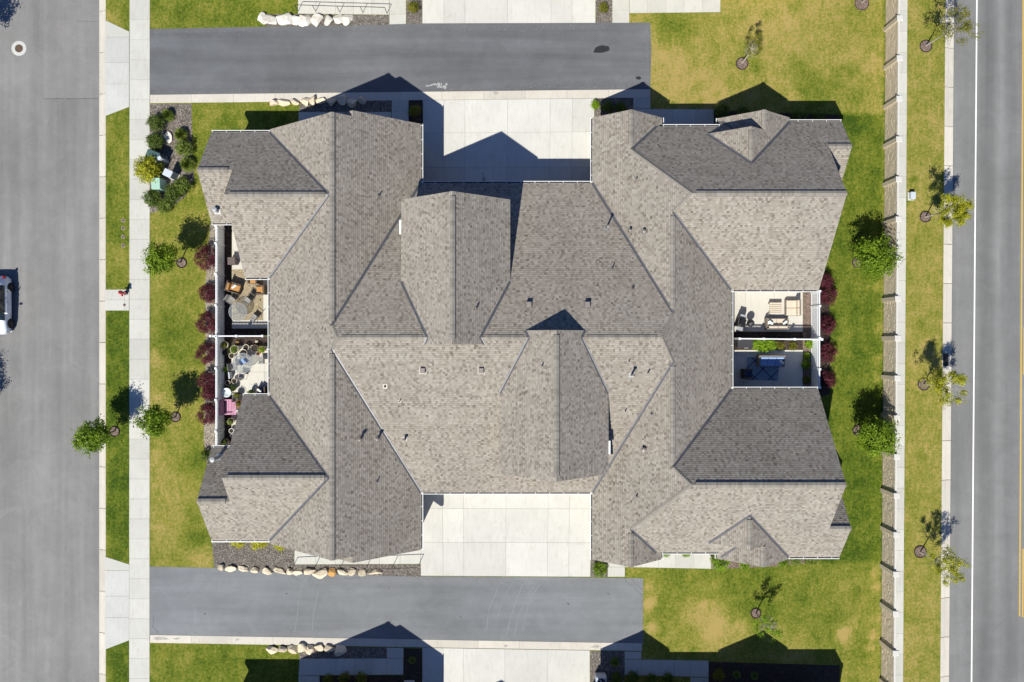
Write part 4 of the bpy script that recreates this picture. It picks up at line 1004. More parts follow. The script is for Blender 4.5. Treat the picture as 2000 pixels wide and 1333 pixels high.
t6 = make_tree('pale green sapling in the patchy lawn below the house', 11, E_, 1476, 1198, 2.3, .72, (.0, -.1), n=900, dens=.8, mat='leaf_lime')
make_tree('sapling at the very top edge near the stone fence, only its mulch ring showing', 12, E_, 1683, 6, 2.6, .9, n=800, dens=.7)
make_tree('tree beyond the left edge whose shadow touches the street near the top corner', 13, A_, -24, 72, 2.8, 1.05, n=1600)
make_tree('tree beyond the left edge whose shadow touches the street below the parked car', 14, A_, -50, 800, 3.0, 1.35, n=2000)

GB_ = 'shrubs in the utility bed by the left sidewalk'
def shrub(label, px, py, r_px, mat='leaf_green', hgt=None, seed=1, cat='shrub', name='shrub', group=None, n=None, lsize=.05, spiky=False, z=0, squash=None):
    hgt = hgt or r_px * M1 * 1.5; base_h = hgt * .55; k = (H - base_h) / H
    root = thing(name, label, cat, W(1000 + (px - 1000) * k, 666.5 + (py - 666.5) * k, z), 0, group); r = random.Random(seed); R = r_px * M1 * (H - base_h) / H
    mb = MB()
    for q in range(5): a = r.uniform(0, 6.28); mb.tube([(0, 0, 0), (cos(a) * R * .2, sin(a) * R * .2, hgt * .35), (cos(a) * R * .6, sin(a) * R * .6, hgt * .7)], [.018, .012, .005], 4)
    obj('stem', mb, 'bark', root); mb = MB()
    if spiky:
        for q in range(int((n or 420) * 1.8)):
            a = r.uniform(0, 6.28); el = r.uniform(.15, 1.45); L = R * r.uniform(.75, 1.1); d_ = Vector((cos(a) * cos(el), sin(a) * cos(el), sin(el) * hgt / max(R, .1) * .8)); s = Vector((-sin(a), cos(a), 0)) * .016 * r.uniform(.8, 1.6)
            m_ = d_ * L * .6 + Vector((0, 0, .05)); e = d_ * L + Vector((0, 0, -.04)); tn = r.uniform(.1, .95); mb.poly([-s, s, m_ + s * 1.3, m_ - s * 1.3], tn * .7); mb.poly([m_ - s * 1.3, m_ + s * 1.3, e], tn)
    else:
        nn = max(500, int((n or 900 * (r_px / 17) ** 1.6) * 2.2)); lsize *= 1.2; R = R * (.90 if group == GB_ else 1); leaves(mb, (0, 0, hgt * .5), R * .98, int(nn * .65), lsize, r, squash or hgt * .5 / R, .55, .18, seed, zmin=-.5)
        for q in range(6):
            a = q * 1.05 + r.uniform(-.3, .3); leaves(mb, (cos(a) * R * .66, sin(a) * R * .66, hgt * r.uniform(.35, .7)), R * .42, int(nn * .08), lsize, r, .9, .3, .3, seed + q)
    obj('foliage', mb, mat, root, tone=True, kind='stuff'); return root
GB = 'shrubs in the utility bed by the left sidewalk'
shrub('spiky ornamental grass at the top of the utility bed', 324, 223, 14, 'leaf_grass', .9, 21, 'shrub', 'ornamental_grass', GB, 700, spiky=True)
shrub('dark green round shrub just below the top grass clump, touching the sidewalk', 304, 240, 17, 'leaf_green', 1.0, 22, group=GB)
shrub('dark green round shrub left of the pale stepping stone', 302, 277, 18, 'leaf_green', 1.0, 23, group=GB)
shrub('spiky grass clump right of the pale stepping stone', 350, 261, 15, 'leaf_grass', .9, 24, 'shrub', 'ornamental_grass', GB, 700, spiky=True)
shrub('green round shrub right of the dark transformer shadow', 358, 289, 17, 'leaf_grass', 1.0, 25, group=GB)
shrub('fountain grass clump right of the grey utility cabinet', 363, 319, 17, 'leaf_grass', .95, 26, 'shrub', 'ornamental_grass', GB, 900, spiky=True)
shrub('tall yellow-green bush overhanging the sidewalk beside the utility boxes', 288, 331, 27, 'leaf_yellow', 1.7, 27, group=GB, n=1500, lsize=.07)
shrub('round dark shrub lowest left in the utility bed', 297, 387, 18, 'leaf_green', 1.0, 28, group=GB)
shrub('broad green shrub right of the pale green box', 338, 378, 19, 'leaf_green', 1.0, 29, group=GB)
shrub('green shrub at the right tip of the utility bed', 356, 363, 17, 'leaf_grass', 1.0, 30, group=GB)
shrub('small low shrub at the bottom tip of the utility bed', 321, 402, 15, 'leaf_grass', .7, 31, group=GB)
RB = 'red-leaved barberry shrubs along the west fence'
for i, (x, y, r_) in enumerate(((403, 505, 24), (407, 573, 19), (405, 630, 22), (404, 690, 22), (404, 745, 18), (407, 768, 14), (407, 808, 22))):
    shrub('dark red round shrub, %s from the top of the row outside the west fence' % ORD[i], x, y, r_, 'leaf_purple', 1.25 * r_ / 22, 40 + i, group=RB, n=int(1800 * r_ / 22), lsize=.042)
RE2 = 'red-leaved barberry shrubs along the east fence'
for i, (x, y, r_) in enumerate(((1612, 548, 14), (1618, 578, 18), (1616, 635, 18), (1616, 690, 19), (1618, 742, 15))):
    shrub('dark red shrub, %s from the top of the row outside the east fence' % ORD[i], x, y, r_, 'leaf_purple', 1.0, 50 + i, group=RE2, n=int(1200 * r_ / 20), lsize=.045)
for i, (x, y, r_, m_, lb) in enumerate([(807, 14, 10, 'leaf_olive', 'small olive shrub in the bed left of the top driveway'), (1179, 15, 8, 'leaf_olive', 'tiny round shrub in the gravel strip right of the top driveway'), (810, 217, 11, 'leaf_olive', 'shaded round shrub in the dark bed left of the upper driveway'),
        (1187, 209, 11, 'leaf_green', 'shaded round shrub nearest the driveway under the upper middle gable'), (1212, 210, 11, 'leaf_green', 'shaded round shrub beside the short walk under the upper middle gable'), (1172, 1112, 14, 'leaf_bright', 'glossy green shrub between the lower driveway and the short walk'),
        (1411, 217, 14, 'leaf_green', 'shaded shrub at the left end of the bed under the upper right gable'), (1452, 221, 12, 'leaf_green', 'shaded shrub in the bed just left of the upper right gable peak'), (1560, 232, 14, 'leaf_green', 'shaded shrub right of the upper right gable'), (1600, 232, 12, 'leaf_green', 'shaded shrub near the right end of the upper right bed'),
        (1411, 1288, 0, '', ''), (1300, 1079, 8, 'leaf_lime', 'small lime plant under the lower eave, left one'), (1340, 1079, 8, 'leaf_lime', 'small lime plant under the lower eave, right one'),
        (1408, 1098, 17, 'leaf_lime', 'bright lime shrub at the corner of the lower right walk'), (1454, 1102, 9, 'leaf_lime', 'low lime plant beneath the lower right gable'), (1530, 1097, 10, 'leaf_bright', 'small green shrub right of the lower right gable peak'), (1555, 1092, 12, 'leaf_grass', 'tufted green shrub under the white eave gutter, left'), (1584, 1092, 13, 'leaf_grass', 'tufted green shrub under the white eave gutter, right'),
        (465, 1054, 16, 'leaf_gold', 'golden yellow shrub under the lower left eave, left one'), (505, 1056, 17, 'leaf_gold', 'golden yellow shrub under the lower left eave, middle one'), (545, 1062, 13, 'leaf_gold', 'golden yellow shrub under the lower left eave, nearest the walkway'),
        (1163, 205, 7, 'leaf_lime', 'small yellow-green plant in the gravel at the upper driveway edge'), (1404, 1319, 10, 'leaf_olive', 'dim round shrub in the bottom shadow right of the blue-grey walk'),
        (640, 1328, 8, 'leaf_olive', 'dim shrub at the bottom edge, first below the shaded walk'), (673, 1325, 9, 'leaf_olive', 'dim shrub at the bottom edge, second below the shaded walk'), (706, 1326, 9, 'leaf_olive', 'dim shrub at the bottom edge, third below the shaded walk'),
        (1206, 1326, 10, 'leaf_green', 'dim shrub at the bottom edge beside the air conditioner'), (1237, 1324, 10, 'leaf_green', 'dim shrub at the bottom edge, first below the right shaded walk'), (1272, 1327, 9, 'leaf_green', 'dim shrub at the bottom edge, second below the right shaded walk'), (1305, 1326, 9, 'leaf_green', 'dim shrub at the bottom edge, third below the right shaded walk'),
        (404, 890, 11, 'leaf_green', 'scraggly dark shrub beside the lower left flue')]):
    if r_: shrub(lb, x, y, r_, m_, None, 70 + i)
for i, (x, y, r_, lb) in enumerate([(1201, 1296, 13, 'dry grass tuft in the shaded bed left of the right lower walk'), (804, 1292, 9, 'dry grass tuft in the narrow shaded bed left of the lower driveway'), (1440, 1320, 10, 'dry grass tuft in the bottom shadow, left one'), (1475, 1322, 10, 'dry grass tuft in the bottom shadow, right one')]):
    shrub(lb, x, y, r_, 'leaf_grass', .5, 120 + i, 'grass tuft', 'ornamental_grass', None, 160, spiky=True)

# ---------------------------------------------------------------- boulders
def boulder(label, px, py, w, d, h, mat, seed, group, rz=0):
    r = random.Random(seed); root_loc = W(px, py); bm = bmesh.new(); bmesh.ops.create_icosphere(bm, subdivisions=3, radius=1)
    cuts = [(Vector((r.gauss(0, 1), r.gauss(0, 1), r.gauss(0, .8))).normalized(), r.uniform(.42, .80)) for _ in range(13)]
    for v in bm.verts:
        c = v.co.copy()
        for n_, dd in cuts:
            q = c.dot(n_)
            if q > dd: c -= n_ * (q - dd)
        c *= 1 + .10 * noise.noise(c * 2.2 + Vector((seed, 0, 0))); c.z = max(c.z, -.55)
        v.co = Vector((c.x * w, c.y * d, (c.z + .42) * h))
    me = bpy.data.meshes.new('boulder'); bm.to_mesh(me); bm.free(); me.materials.append(MAT[mat])
    o = obj('boulder', me, None, loc=tuple(root_loc)); o.rotation_euler = (0, 0, rz); props(o, label, 'boulder', group); return o
ROWS = [('on the upper edge of the top alley', 'white', [(514, 39, 8, 11), (532, 39, 14, 10), (560, 37, 14, 13), (580, 41, 8, 9), (596, 40, 14, 11), (618, 41, 13, 10), (642, 41, 9, 9), (661, 41, 11, 10), (679, 40, 11, 10)]),
        ('just below the top alley band', 'cream', [(536, 202, 9, 8), (556, 201, 11, 7), (577, 201, 11, 6), (597, 200, 8, 8), (612, 197, 9, 9), (631, 197, 10, 7), (648, 200, 8, 8), (668, 198, 11, 8), (690, 202, 9, 8), (708, 199, 9, 8)]),
        ('on the upper edge of the lower alley', 'cream', [(434, 1108, 6, 8), (452, 1110, 9, 5), (474, 1112, 10, 5), (500, 1113, 9, 5), (523, 1116, 12, 6), (547, 1115, 11, 5), (566, 1115, 8, 6), (583, 1116, 9, 6), (605, 1117, 12, 6), (629, 1119, 13, 8), (649, 1118, 8, 7), (669, 1119, 11, 6), (688, 1117, 9, 6), (709, 1119, 11, 6), (734, 1117, 12, 5)]),
        ('just below the lower alley band', 'cream', [(531, 1268, 10, 9), (552, 1267, 10, 7), (571, 1268, 9, 8), (590, 1267, 9, 9), (608, 1266, 9, 9), (625, 1264, 9, 8), (646, 1267, 9, 8), (667, 1270, 15, 9)])]
sd = 200
for where, tone, lst in ROWS:
    for i, (x, y, w, d_) in enumerate(lst):
        sd += 1; mat = 'boulder_orange' if (x, y) == (649, 1118) else ('boulder_white' if tone == 'white' else 'boulder_cream')
        col_ = 'rusty orange' if mat == 'boulder_orange' else ('chalky white' if tone == 'white' else 'cream')
        boulder('%s boulder, %s from left %s' % (col_, ORD[i], where), x, y, w * M1 * 1.42, d_ * M1 * 1.38, (min(w, d_) * .62 + 1.4) * M1, mat, sd, 'boulders ' + where, rnd.uniform(-.3, .3))
boulder('flat pale stepping stone between the shrubs of the utility bed', 331, 269, 11 * M1, 12 * M1, .16, 'boulder_white', 299, None)

# ---------------------------------------------------------------- hand rails
def rail(label, pts, hgt=.95):
    root = thing('handrail', label, 'railing', W(*pts[0])); o = Vector(root.location); V = [W(*p) - o for p in pts]
    for v in V: obj('post', MB().tube([v, v + Vector((0, 0, hgt))], .022, 6), 'dark_metal', root)
    for a, b_ in zip(V, V[1:]): obj('rail', MB().tube([a + Vector((0, 0, hgt)), b_ + Vector((0, 0, hgt))], .026, 6), 'dark_metal', root)
rail('thin black handrail beside the walk at the top edge', [(583, 22), (617, 23), (664, 24.5), (709, 25.5), (756, 27)])
rail('thin black handrail beside the white walk above the lower alley', [(573, 1107), (617, 1105), (667, 1105), (718, 1104.5), (769, 1103), (819, 1101)])

# ---------------------------------------------------------------- street things
def hydrant(px, py):
    root = thing('fire_hydrant', 'red fire hydrant standing on the small concrete pad by the left street', 'fire hydrant', W(px, py, .02)); 
    obj('base_flange', MB().lathe([(.17, 0), (.17, .05), (.11, .07), (.11, .1)], n=16), 'hydrant_dark', root)
    obj('barrel', MB().lathe([(.10, .07), (.105, .2), (.10, .62), (.15, .64), (.15, .69), (.13, .70)], n=18), 'hydrant_red', root, smooth=False)
    obj('bonnet', MB().lathe([(.14, .70), (.145, .76), (.12, .84), (.07, .90), (.035, .92), (.035, .98), (.0, .985)], n=18, cap=False), 'hydrant_red', root)
    for a, rr_, ln in ((0, .06, .24), (pi, .06, .24), (-pi / 2, .085, .26)):
        d_ = Vector((cos(a), sin(a), 0)); obj('nozzle', MB().tube([d_ * .08 + Vector((0, 0, .5)), d_ * (ln - .06) + Vector((0, 0, .5)), d_ * (ln - .055) + Vector((0, 0, .5)), d_ * ln + Vector((0, 0, .5))], [rr_ * .8, rr_ * .8, rr_, rr_ * .9], 12), 'hydrant_red', root)
hydrant(246, 573)
def cover(name, label, cat, px, py, r, z, mat, ring=None, rr_=0):
    root = thing(name, label, cat, W(px, py, z))
    obj('lid', MB().lathe([(r, -.02), (r, .008), (r * .96, .011), (r * .86, .011), (r * .84, .006), (r * .5, .006), (r * .48, .011), (.01, .011)], n=28), mat, root)
    if ring: obj('collar', MB().lathe([(r + .005, -.02), (r + .005, .006), (rr_, .006), (rr_, -.02)], n=32, cap=False), ring, root)
cover('manhole', 'rusty manhole cover in a white concrete collar on the left street', 'manhole', 37, 95, .30, KZ, 'cast_iron', 'concrete_apron', .56)
cover('valve_cover', 'small round valve cover on the hydrant pad', 'valve cover', 243, 596, .10, .02, 'cast_iron')
for i, y in enumerate((431, 446, 463, 480)):
    cover('irrigation_cover', 'small tan irrigation cover, %s from the top in the left verge' % ORD[i], 'valve cover', 240.5, y, .08, .012, 'cast_iron', 'gravel_tan', .15)
# storm drain
root = thing('storm_drain', 'dark iron storm drain grate set in the right-hand kerb', 'storm drain', W(1847, 703, .012)); 
obj('frame', MB().box((0, 0, 0), (.52, 1.05, .02)), 'concrete_walk', root); obj('pit', MB().box((0, 0, .004), (.44, .97, .02)), 'tar', root)
for k in range(10): obj('bar', MB().box((0, -.43 + k * .096, .022), (.44, .035, .02)), 'grate_iron', root)
# utility boxes
def cabinet(label, px, py, w, d, h, mat, rz=0, lidh=.06, z=0, name='utility_cabinet', ov=.03):
    root = thing(name, label, 'utility box', W(px, py, z), rz)
    obj('plinth', MB().box((0, 0, .04), (w + .12, d + .12, .08)), 'concrete_walk', root); obj('cabinet_body', MB().box((0, 0, .08 + (h - .08) / 2), (w, d, h - .08), 0, None, .02), mat, root)
    obj('lid', MB().box((0, 0, h + lidh / 2), (w + ov, d + ov, lidh), 0, None, .02), mat, root)
    obj('door_handle', MB().box((0, -d / 2 - .02, h * .6), (.04, .03, .14)), 'dark_metal', root); return root
cabinet('dark teal transformer cabinet hidden in the bed beside the yellow-green bush', 311, 312, .95, .75, .95, 'utility_teal', -.35)
cabinet('slim white telecom pedestal leaning between shrubs near the transformer', 325, 316, .25, .22, 1.0, 'utility_grey', .5, name='telecom_pedestal')
cabinet('pale grey-blue utility cabinet in the middle of the bed', 341, 345, .62, .50, 1.0, 'utility_grey', -.45)
cabinet('pale mint green transformer box above the lowest shrubs', 316, 364, .62, .80, .85, 'utility_pale_green', 0.05)
cabinet('small pale utility pedestal on the right verge', 1778, 384, .34, .5, .35, 'utility_grey', 0)
# air conditioners at the bottom edge
def aircon(label, px, py):
    root = thing('air_conditioner', label, 'air conditioner', W(px, py)); obj('case', MB().box((0, 0, .42), (.78, .78, .8), 0, None, .06), 'ac_case', root)
    obj('fan_grille', MB().lathe([(.30, .822), (.30, .84), (.27, .845), (.27, .826)], n=24, cap=False), 'dark_metal', root); obj('fan_well', MB().lathe([(.26, .822), (.26, .826), (.01, .826)], n=24), 'tar', root)
    for k in range(3):
        a = k * 2.094; obj('fan_blade', MB().box((cos(a) * .13, sin(a) * .13, .835), (.22, .09, .012), a), 'ac_case', root)
aircon('air conditioner in the shaded gravel right of the lower driveway', 1172, 1323); aircon('air conditioner at the bottom edge left of the lower driveway', 800, 1338)

# ---------------------------------------------------------------- parked car (nose towards the bottom of the photo)
def car():
    root = thing('parked_car', 'white hatchback parked on the left street, half outside the picture', 'car', (W(28.5, 0, KZ).x - .87, W(0, 597).y, KZ))
    # stations along y: (y, half width, belt z, top z, cabin half width, cabin?)
    ST = [(2.16, .60, .62, .70, .45, 0), (2.10, .76, .74, .82, .60, 0), (1.90, .84, .86, .98, .68, 0), (1.80, .855, .90, 1.18, .62, 1), (1.45, .87, .93, 1.43, .60, 1), (.90, .88, .94, 1.50, .62, 1), (.20, .88, .94, 1.52, .63, 1), (-.35, .88, .93, 1.48, .61, 1), (-.65, .88, .92, 1.38, .60, 1), (-1.15, .87, .90, 1.03, .68, 1), (-1.30, .865, .88, .98, .70, 0), (-1.75, .83, .78, .90, .66, 0), (-2.05, .74, .66, .78, .56, 0), (-2.18, .56, .56, .64, .42, 0)]
    body, glass = MB(), MB(); rows = []
    for y, w, bz, tz, cw, c in ST:
        lo = .20 if abs(y) < 2 else .30
        half = [(w * .90, lo), (w * .985, lo + .12), (w, .55 if bz > .6 else bz - .08), (w * .985, bz - .10), (w * .95, bz), (cw + (w * .95 - cw) * .10, bz + (tz - bz) * .90), (cw * .86, tz), (cw * .45, tz + .022), (0, tz + .03)]
        rows.append(half)
    def pt(i, k, s): x, z = rows[i][k]; return (s * x, ST[i][0], z)
    for i in range(len(ST) - 1):
        for s in (1, -1):
            for k in range(8):
                q = [pt(i, k, s), pt(i, k + 1, s), pt(i + 1, k + 1, s), pt(i + 1, k, s)]
                if s < 0: q = q[::-1]
                cab = ST[i][5] and ST[i + 1][5]
                isg = (cab and k == 4 and not (ST[i][0] > 1.5)) or (k >= 5 and (i in (8,)) ) or (k >= 5 and i in (3,)) or (k == 4 and i == 8)
                (glass if isg else body).poly(q[::-1])
    for i, rev in ((0, 1), (len(ST) - 1, 0)):
        loop = [pt(i, k, 1) for k in range(9)] + [pt(i, k, -1) for k in range(7, -1, -1)]; body.poly(loop if rev else loop[::-1])
    loop = [pt(0, 0, 1)]
    body.poly([(-.8, -2, .21), (.8, -2, .21), (.8, 2, .21), (-.8, 2, .21)])
    bo = obj('body', body, 'car_white', root); go = obj('windows', glass, 'car_glass', root)
    for o_ in (bo, go):
        for p_ in o_.data.polygons: p_.use_smooth = True
        bm = bmesh.new(); bm.from_mesh(o_.data); bmesh.ops.remove_doubles(bm, verts=bm.verts, dist=.001); bmesh.ops.recalc_face_normals(bm, faces=bm.faces); bm.to_mesh(o_.data); bm.free()
    for s in (1, -1):
        for y in (1.32, -1.36):
            obj('wheel_arch', MB().tube([(s * .80, y, .36), (s * .886, y, .36)], .37, 20), 'tyre', root)
            wh = obj('wheel', MB().tube([(s * .70, y, .315), (s * .88, y, .315), (s * .90, y, .315)], [.315, .315, .29], 24), 'tyre', root); mb = MB()
            for k in range(5):
                a = k * 1.2566; mb.tube([(s * .908, y, .315), (s * .908, y + cos(a) * .2, .315 + sin(a) * .2)], [.035, .02], 5)
            mb.lathe([(.02, 0), (.0, 0.01)], (s * .9, y, .315), 6); obj('rim', mb, 'rim', wh)
        obj('wing_mirror', MB().box((s * 1.0, -.62, 1.0), (.22, .12, .14), 0, None, .03), 'car_white', root)
        obj('headlight', MB().box((s * .66, -2.02, .66), (.22, .28, .10), -s * .5, None, .03), 'lamp_glass', root); obj('tail_light', MB().box((s * .72, 2.06, .84), (.14, .18, .24), s * .4, None, .03), 'tail_red', root)
        obj('door', MB().box((s * .882, -.15, .60), (.012, 1.0, .5), 0, None, .004), 'car_white', root); obj('door', MB().box((s * .882, .78, .62), (.012, .78, .48), 0, None, .004), 'car_white', root)
        for y in (.22, .98): obj('door_handle', MB().box((s * .905, y, .82), (.03, .16, .03)), 'rim', root)
        obj('pillar', MB().box((s * .79, .32, 1.2), (.05, .07, .5)), 'tyre', root)
    obj('licence_plate', MB().box((0, 2.17, .5), (.35, .02, .14)), 'paint_white', root)
car()

# ---------------------------------------------------------------- patio furniture and pots
def cushioned(label, px, py, w, d, rz, frame, cush, nseat=1, name='patio_armchair', cat='chair', backcush=None, pillows=0, arms=True, zl=.02):
    root = thing(name, label, cat, W(px, py, zl), rz)
    obj('frame', MB().box((0, 0, .19), (w, d, .26), 0, None, .02), frame, root)
    for sx_ in (-1, 1):
        if arms: obj('armrest', MB().box((sx_ * (w / 2 - .05), 0, .44), (.10, d, .30), 0, None, .02), frame, root)
        for sy_ in (-1, 1): obj('leg', MB().box((sx_ * (w / 2 - .06), sy_ * (d / 2 - .06), .03), (.06, .06, .06)), frame, root)
    obj('backrest', MB().box((0, -d / 2 + .06, .52), (w, .11, .50), 0, None, .02), frame, root)
    iw = (w - (.22 if arms else .04)) / nseat
    for k in range(nseat):
        x = -(w - (.22 if arms else .04)) / 2 + iw * (k + .5)
        obj('seat_cushion', MB().box((x, .05, .39), (iw - .015, d - .16, .14), 0, None, .045), cush, root); obj('back_cushion', MB().box((x, -d / 2 + .19, .60), (iw - .02, .16, .40), 0, None, .05), backcush or cush, root)
    for k in range(pillows):
        s = -1 if k % 2 == 0 else 1; obj('pillow', MB().box((s * (w / 2 - .26), .06, .56), (.38, .14, .34), s * .7, Matrix.Rotation(-.5, 3, 'X'), .04), 'pillow_white', root)
    return root
# north west patio
mb = MB(); mb.prism([tuple(W(x, y) - W(484, 585))[:2] for x, y in ((454, 527), (514, 527), (514, 626), (454, 626))], 0, .012); r = obj('patio_rug', mb, 'rug_pattern_tan', loc=tuple(W(484, 585, .026))); props(r, 'tan and black patterned rug on the upper left patio', 'rug')
root = thing('storage_box', 'square brown lidded box on the pale upper left patio', 'box', W(459, 512, .02), .03)
obj('box_body', MB().box((0, 0, .33), (.5, .5, .62), 0, None, .02), 'box_brown', root); obj('lid', MB().box((0, 0, .665), (.56, .56, .06), 0, None, .02), 'box_brown', root); obj('handle', MB().box((0, -.29, .6), (.2, .03, .04)), 'dark_metal', root)
cushioned('brown wicker armchair with orange cushions and a green pillow beside the west fence', 461, 563, .78, 1.0, -1.85, 'wicker_brown', 'cushion_orange', pillows=1, name='patio_armchair')
cushioned('orange cushioned armchair half under the upper left eave', 498, 546, .7, .7, pi, 'wicker_brown', 'cushion_orange')
cushioned('orange cushioned armchair against the house wall on the upper left patio', 514, 567, .72, .74, pi / 2, 'wicker_brown', 'cushion_orange')
def round_table(label, px, py, r, cloth=None):
    root = thing('patio_table', label, 'table', W(px, py, .02)); obj('table_top', MB().lathe([(.02, .70), (r, .70), (r, .712), (.02, .712)], n=36), 'table_glass', root)
    obj('table_rim', MB().lathe([(r, .69), (r + .025, .69), (r + .025, .72), (r, .72)], n=36, cap=False), 'aluminium', root)
    for k in range(4): a = k * pi / 2 + .4; obj('leg', MB().tube([(cos(a) * r * .6, sin(a) * r * .6, 0), (cos(a) * r * .35, sin(a) * r * .35, .35), (cos(a) * r * .7, sin(a) * r * .7, .69)], .018, 6), 'aluminium', root)
    return root
round_table('round glass table with a silver rim on the patterned rug', 472, 610, .66); round_table('round glass table among flower pots on the lower left patio', 481, 709, .72)
def metal_chair(label, px, py, rz, mat='aluminium', sling='cushion_tan'):
    root = thing('metal_chair', label, 'chair', W(px, py, .025), rz); obj('seat', MB().box((0, 0, .42), (.46, .46, .03), 0, None, .01), sling, root); obj('backrest', MB().box((0, -.25, .68), (.44, .03, .42), 0, Matrix.Rotation(.15, 3, 'X'), .01), sling, root)
    for s in (-1, 1):
        obj('arm_frame', MB().tube([(s * .25, .22, 0), (s * .25, .22, .62), (s * .25, -.22, .64), (s * .25, -.30, .92)], .016, 6), mat, root); obj('rear_leg', MB().tube([(s * .25, -.30, 0), (s * .25, -.2, .42)], .016, 6), mat, root)
    obj('top_bar', MB().tube([(-.25, -.30, .92), (.25, -.30, .92)], .016, 6), mat, root)
simple('sling_grey', (.25, .24, .22), .8, 0, .1)
metal_chair('silver framed chair tucked by the west fence above the round table', 456, 587, -2.2, sling='sling_grey'); metal_chair('silver framed chair right of the upper round glass table', 487, 589, 2.5, sling='sling_grey'); metal_chair('silver framed chair at the lower right of the upper round glass table', 500, 621, .9, sling='sling_grey')
# south west patio
metal_chair('slatted metal chair near the house wall on the lower left patio', 515, 704, 1.57, sling='sling_grey'); metal_chair('cream sling chair below the lower round glass table', 476, 733, -.2); metal_chair('silver chair left of the lower round glass table', 462, 716, -1.4, sling='sling_grey')
def pot(label, px, py, r, mat, plant=None, h=None, n=260, seed=0, hh=.5):
    root = thing('flower_pot', label, 'flower pot', W(px, py, .02)); h = h or r * 1.7; t = r * .12
    obj('pot_body', MB().lathe([(r * .68, 0), (r * .86, h * .5), (r, h * .92), (r * 1.06, h * .93), (r * 1.06, h), (r * .90, h), (r * .88, h * .86)], n=20, cap=False), mat, root)
    obj('soil', MB().lathe([(.01, h * .85), (r * .88, h * .86), (.01, h * .87)], n=18), 'soil', root)
    if plant:
        mb = MB(); leaves(mb, (0, 0, h + r * .5), r * 1.0, n, .045, random.Random(seed), .7, .2, .3, seed, zmin=-.2); obj('plant', mb, plant, root, tone=True, kind='stuff')
for i, (x, y, r_, m_, pl, lb) in enumerate([(443, 674, .27, 'glazed_cream', 'leaf_olive', 'large cream pot with a grassy plant in the corner of the west fence and divider'), (444, 689, .22, 'glazed_dark', None, 'dark empty pot below the corner pot'), (456, 695, .21, 'glazed_cream', None, 'cream pot with bare soil left of the leafy pot'), (463, 683, .30, 'glazed_cream', 'leaf_bright', 'large pot with a bushy bright green plant near the divider'),
        (484, 679, .22, 'glazed_cream', None, 'round pot of dark soil in the middle of the divider side'), (495, 678, .13, 'glazed_cream', None, 'tiny pot beside the brown pot'), (502, 681, .27, 'wicker_brown', None, 'wide brown pot with a pale rim near the divider'), (480, 690, .28, 'glazed_cream', None, 'pale cream bowl just above the lower round table'), (515, 683, .22, 'terracotta', 'leaf_lime', 'pot with a leafy light green plant by the house wall'), (506, 691, .13, 'terracotta', None, 'small rusty pot beside the leafy wall plant'),
        (445, 722, .17, 'glazed_green', 'leaf_lime', 'small lime plant by the west fence under the round table level'), (448, 748, .19, 'glazed_cream', None, 'cream pot left of the ringed tan pot'), (461, 744, .20, 'glazed_cream', None, 'ringed tan pot right of the small cream pot'), (459, 757, .24, 'glazed_green', 'leaf_green', 'dark green pot beside the bird bath'), (468, 772, .24, 'glazed_dark', 'leaf_olive', 'sprawling green potted plant above the pink bench'),
        (470, 788, .24, 'terracotta', 'leaf_olive', 'terracotta pot beside the pink bench'), (455, 822, .24, 'glazed_cream', 'leaf_grass', 'trailing green potted plant below the pink bench'), (455, 841, .18, 'paint_white', None, 'white pot near the bottom of the west fence'), (445, 862, .27, 'glazed_dark', 'leaf_green', 'dark potted shrub at the bottom corner of the west fence'), (454, 851, .11, 'paint_white', None, 'tiny white cup-shaped pot near the bottom of the west fence'), (495, 767, .24, 'glazed_green', 'leaf_green', 'green leafy pot at the lower left patio eave')]):
    pot(lb, x, y, r_, m_, pl, seed=300 + i)
root = thing('bird_bath', 'pale stone bird bath bowl near the west fence above the pink bench', 'bird bath', W(450, 766, .01))
obj('pedestal', MB().lathe([(.16, 0), (.07, .12), (.06, .5), (.12, .6)], n=18), 'pale_stone', root); obj('bowl', MB().lathe([(.12, .58), (.33, .70), (.35, .72), (.31, .72), (.10, .63), (.01, .62)], n=26), 'pale_stone', root)
root = thing('garden_bench', 'pink wooden garden bench against the west fence', 'bench', W(450, 794, .02), pi / 2 * -1)
for k in range(4): obj('seat_slat', MB().box((0, -.15 + k * .12, .42), (1.12, .10, .025), 0, None, .005), 'pink_paint', root)
for k in range(4): obj('back_slat', MB().box((0, -.30 - k * .03, .54 + k * .11), (1.12, .025, .09), 0, None, .005), 'pink_paint', root)
for s in (-1, 1):
    obj('leg', MB().box((s * .53, .22, .21), (.06, .06, .42)), 'pink_paint', root); obj('leg', MB().box((s * .53, -.30, .45), (.06, .06, .9)), 'pink_paint', root); obj('armrest', MB().box((s * .53, -.03, .62), (.07, .6, .03)), 'pink_paint', root)
root = thing('plant_stand', 'pink slatted table beside the pink bench', 'table', W(459, 797, .02)); 
for k in range(5): obj('top_slat', MB().box((-.2 + k * .1, 0, .40), (.08, .95, .02)), 'pink_paint', root)
for sx_ in (-1, 1):
    for sy_ in (-1, 1): obj('leg', MB().box((sx_ * .18, sy_ * .42, .2), (.05, .05, .39)), 'pink_paint', root)
cushioned('dark wicker armchair with a floral pillow at the lower left patio corner', 514, 764, .68, .66, 0, 'wicker_brown', 'cushion_navy', pillows=1)
root = thing('garden_sign', 'small white and blue board standing by the pots on the lower left patio', 'sign', W(453, 733, .02)); obj('board', MB().box((0, 0, .3), (.10, .5, .5), .1, None, .01), 'utility_grey', root); obj('foot', MB().box((0, 0, .03), (.2, .4, .04), .1), 'aluminium', root)
root = thing('beach_towel', 'folded blue striped cloth lying on the lower round glass table', 'cloth', W(476, 706.5, .735), .5)
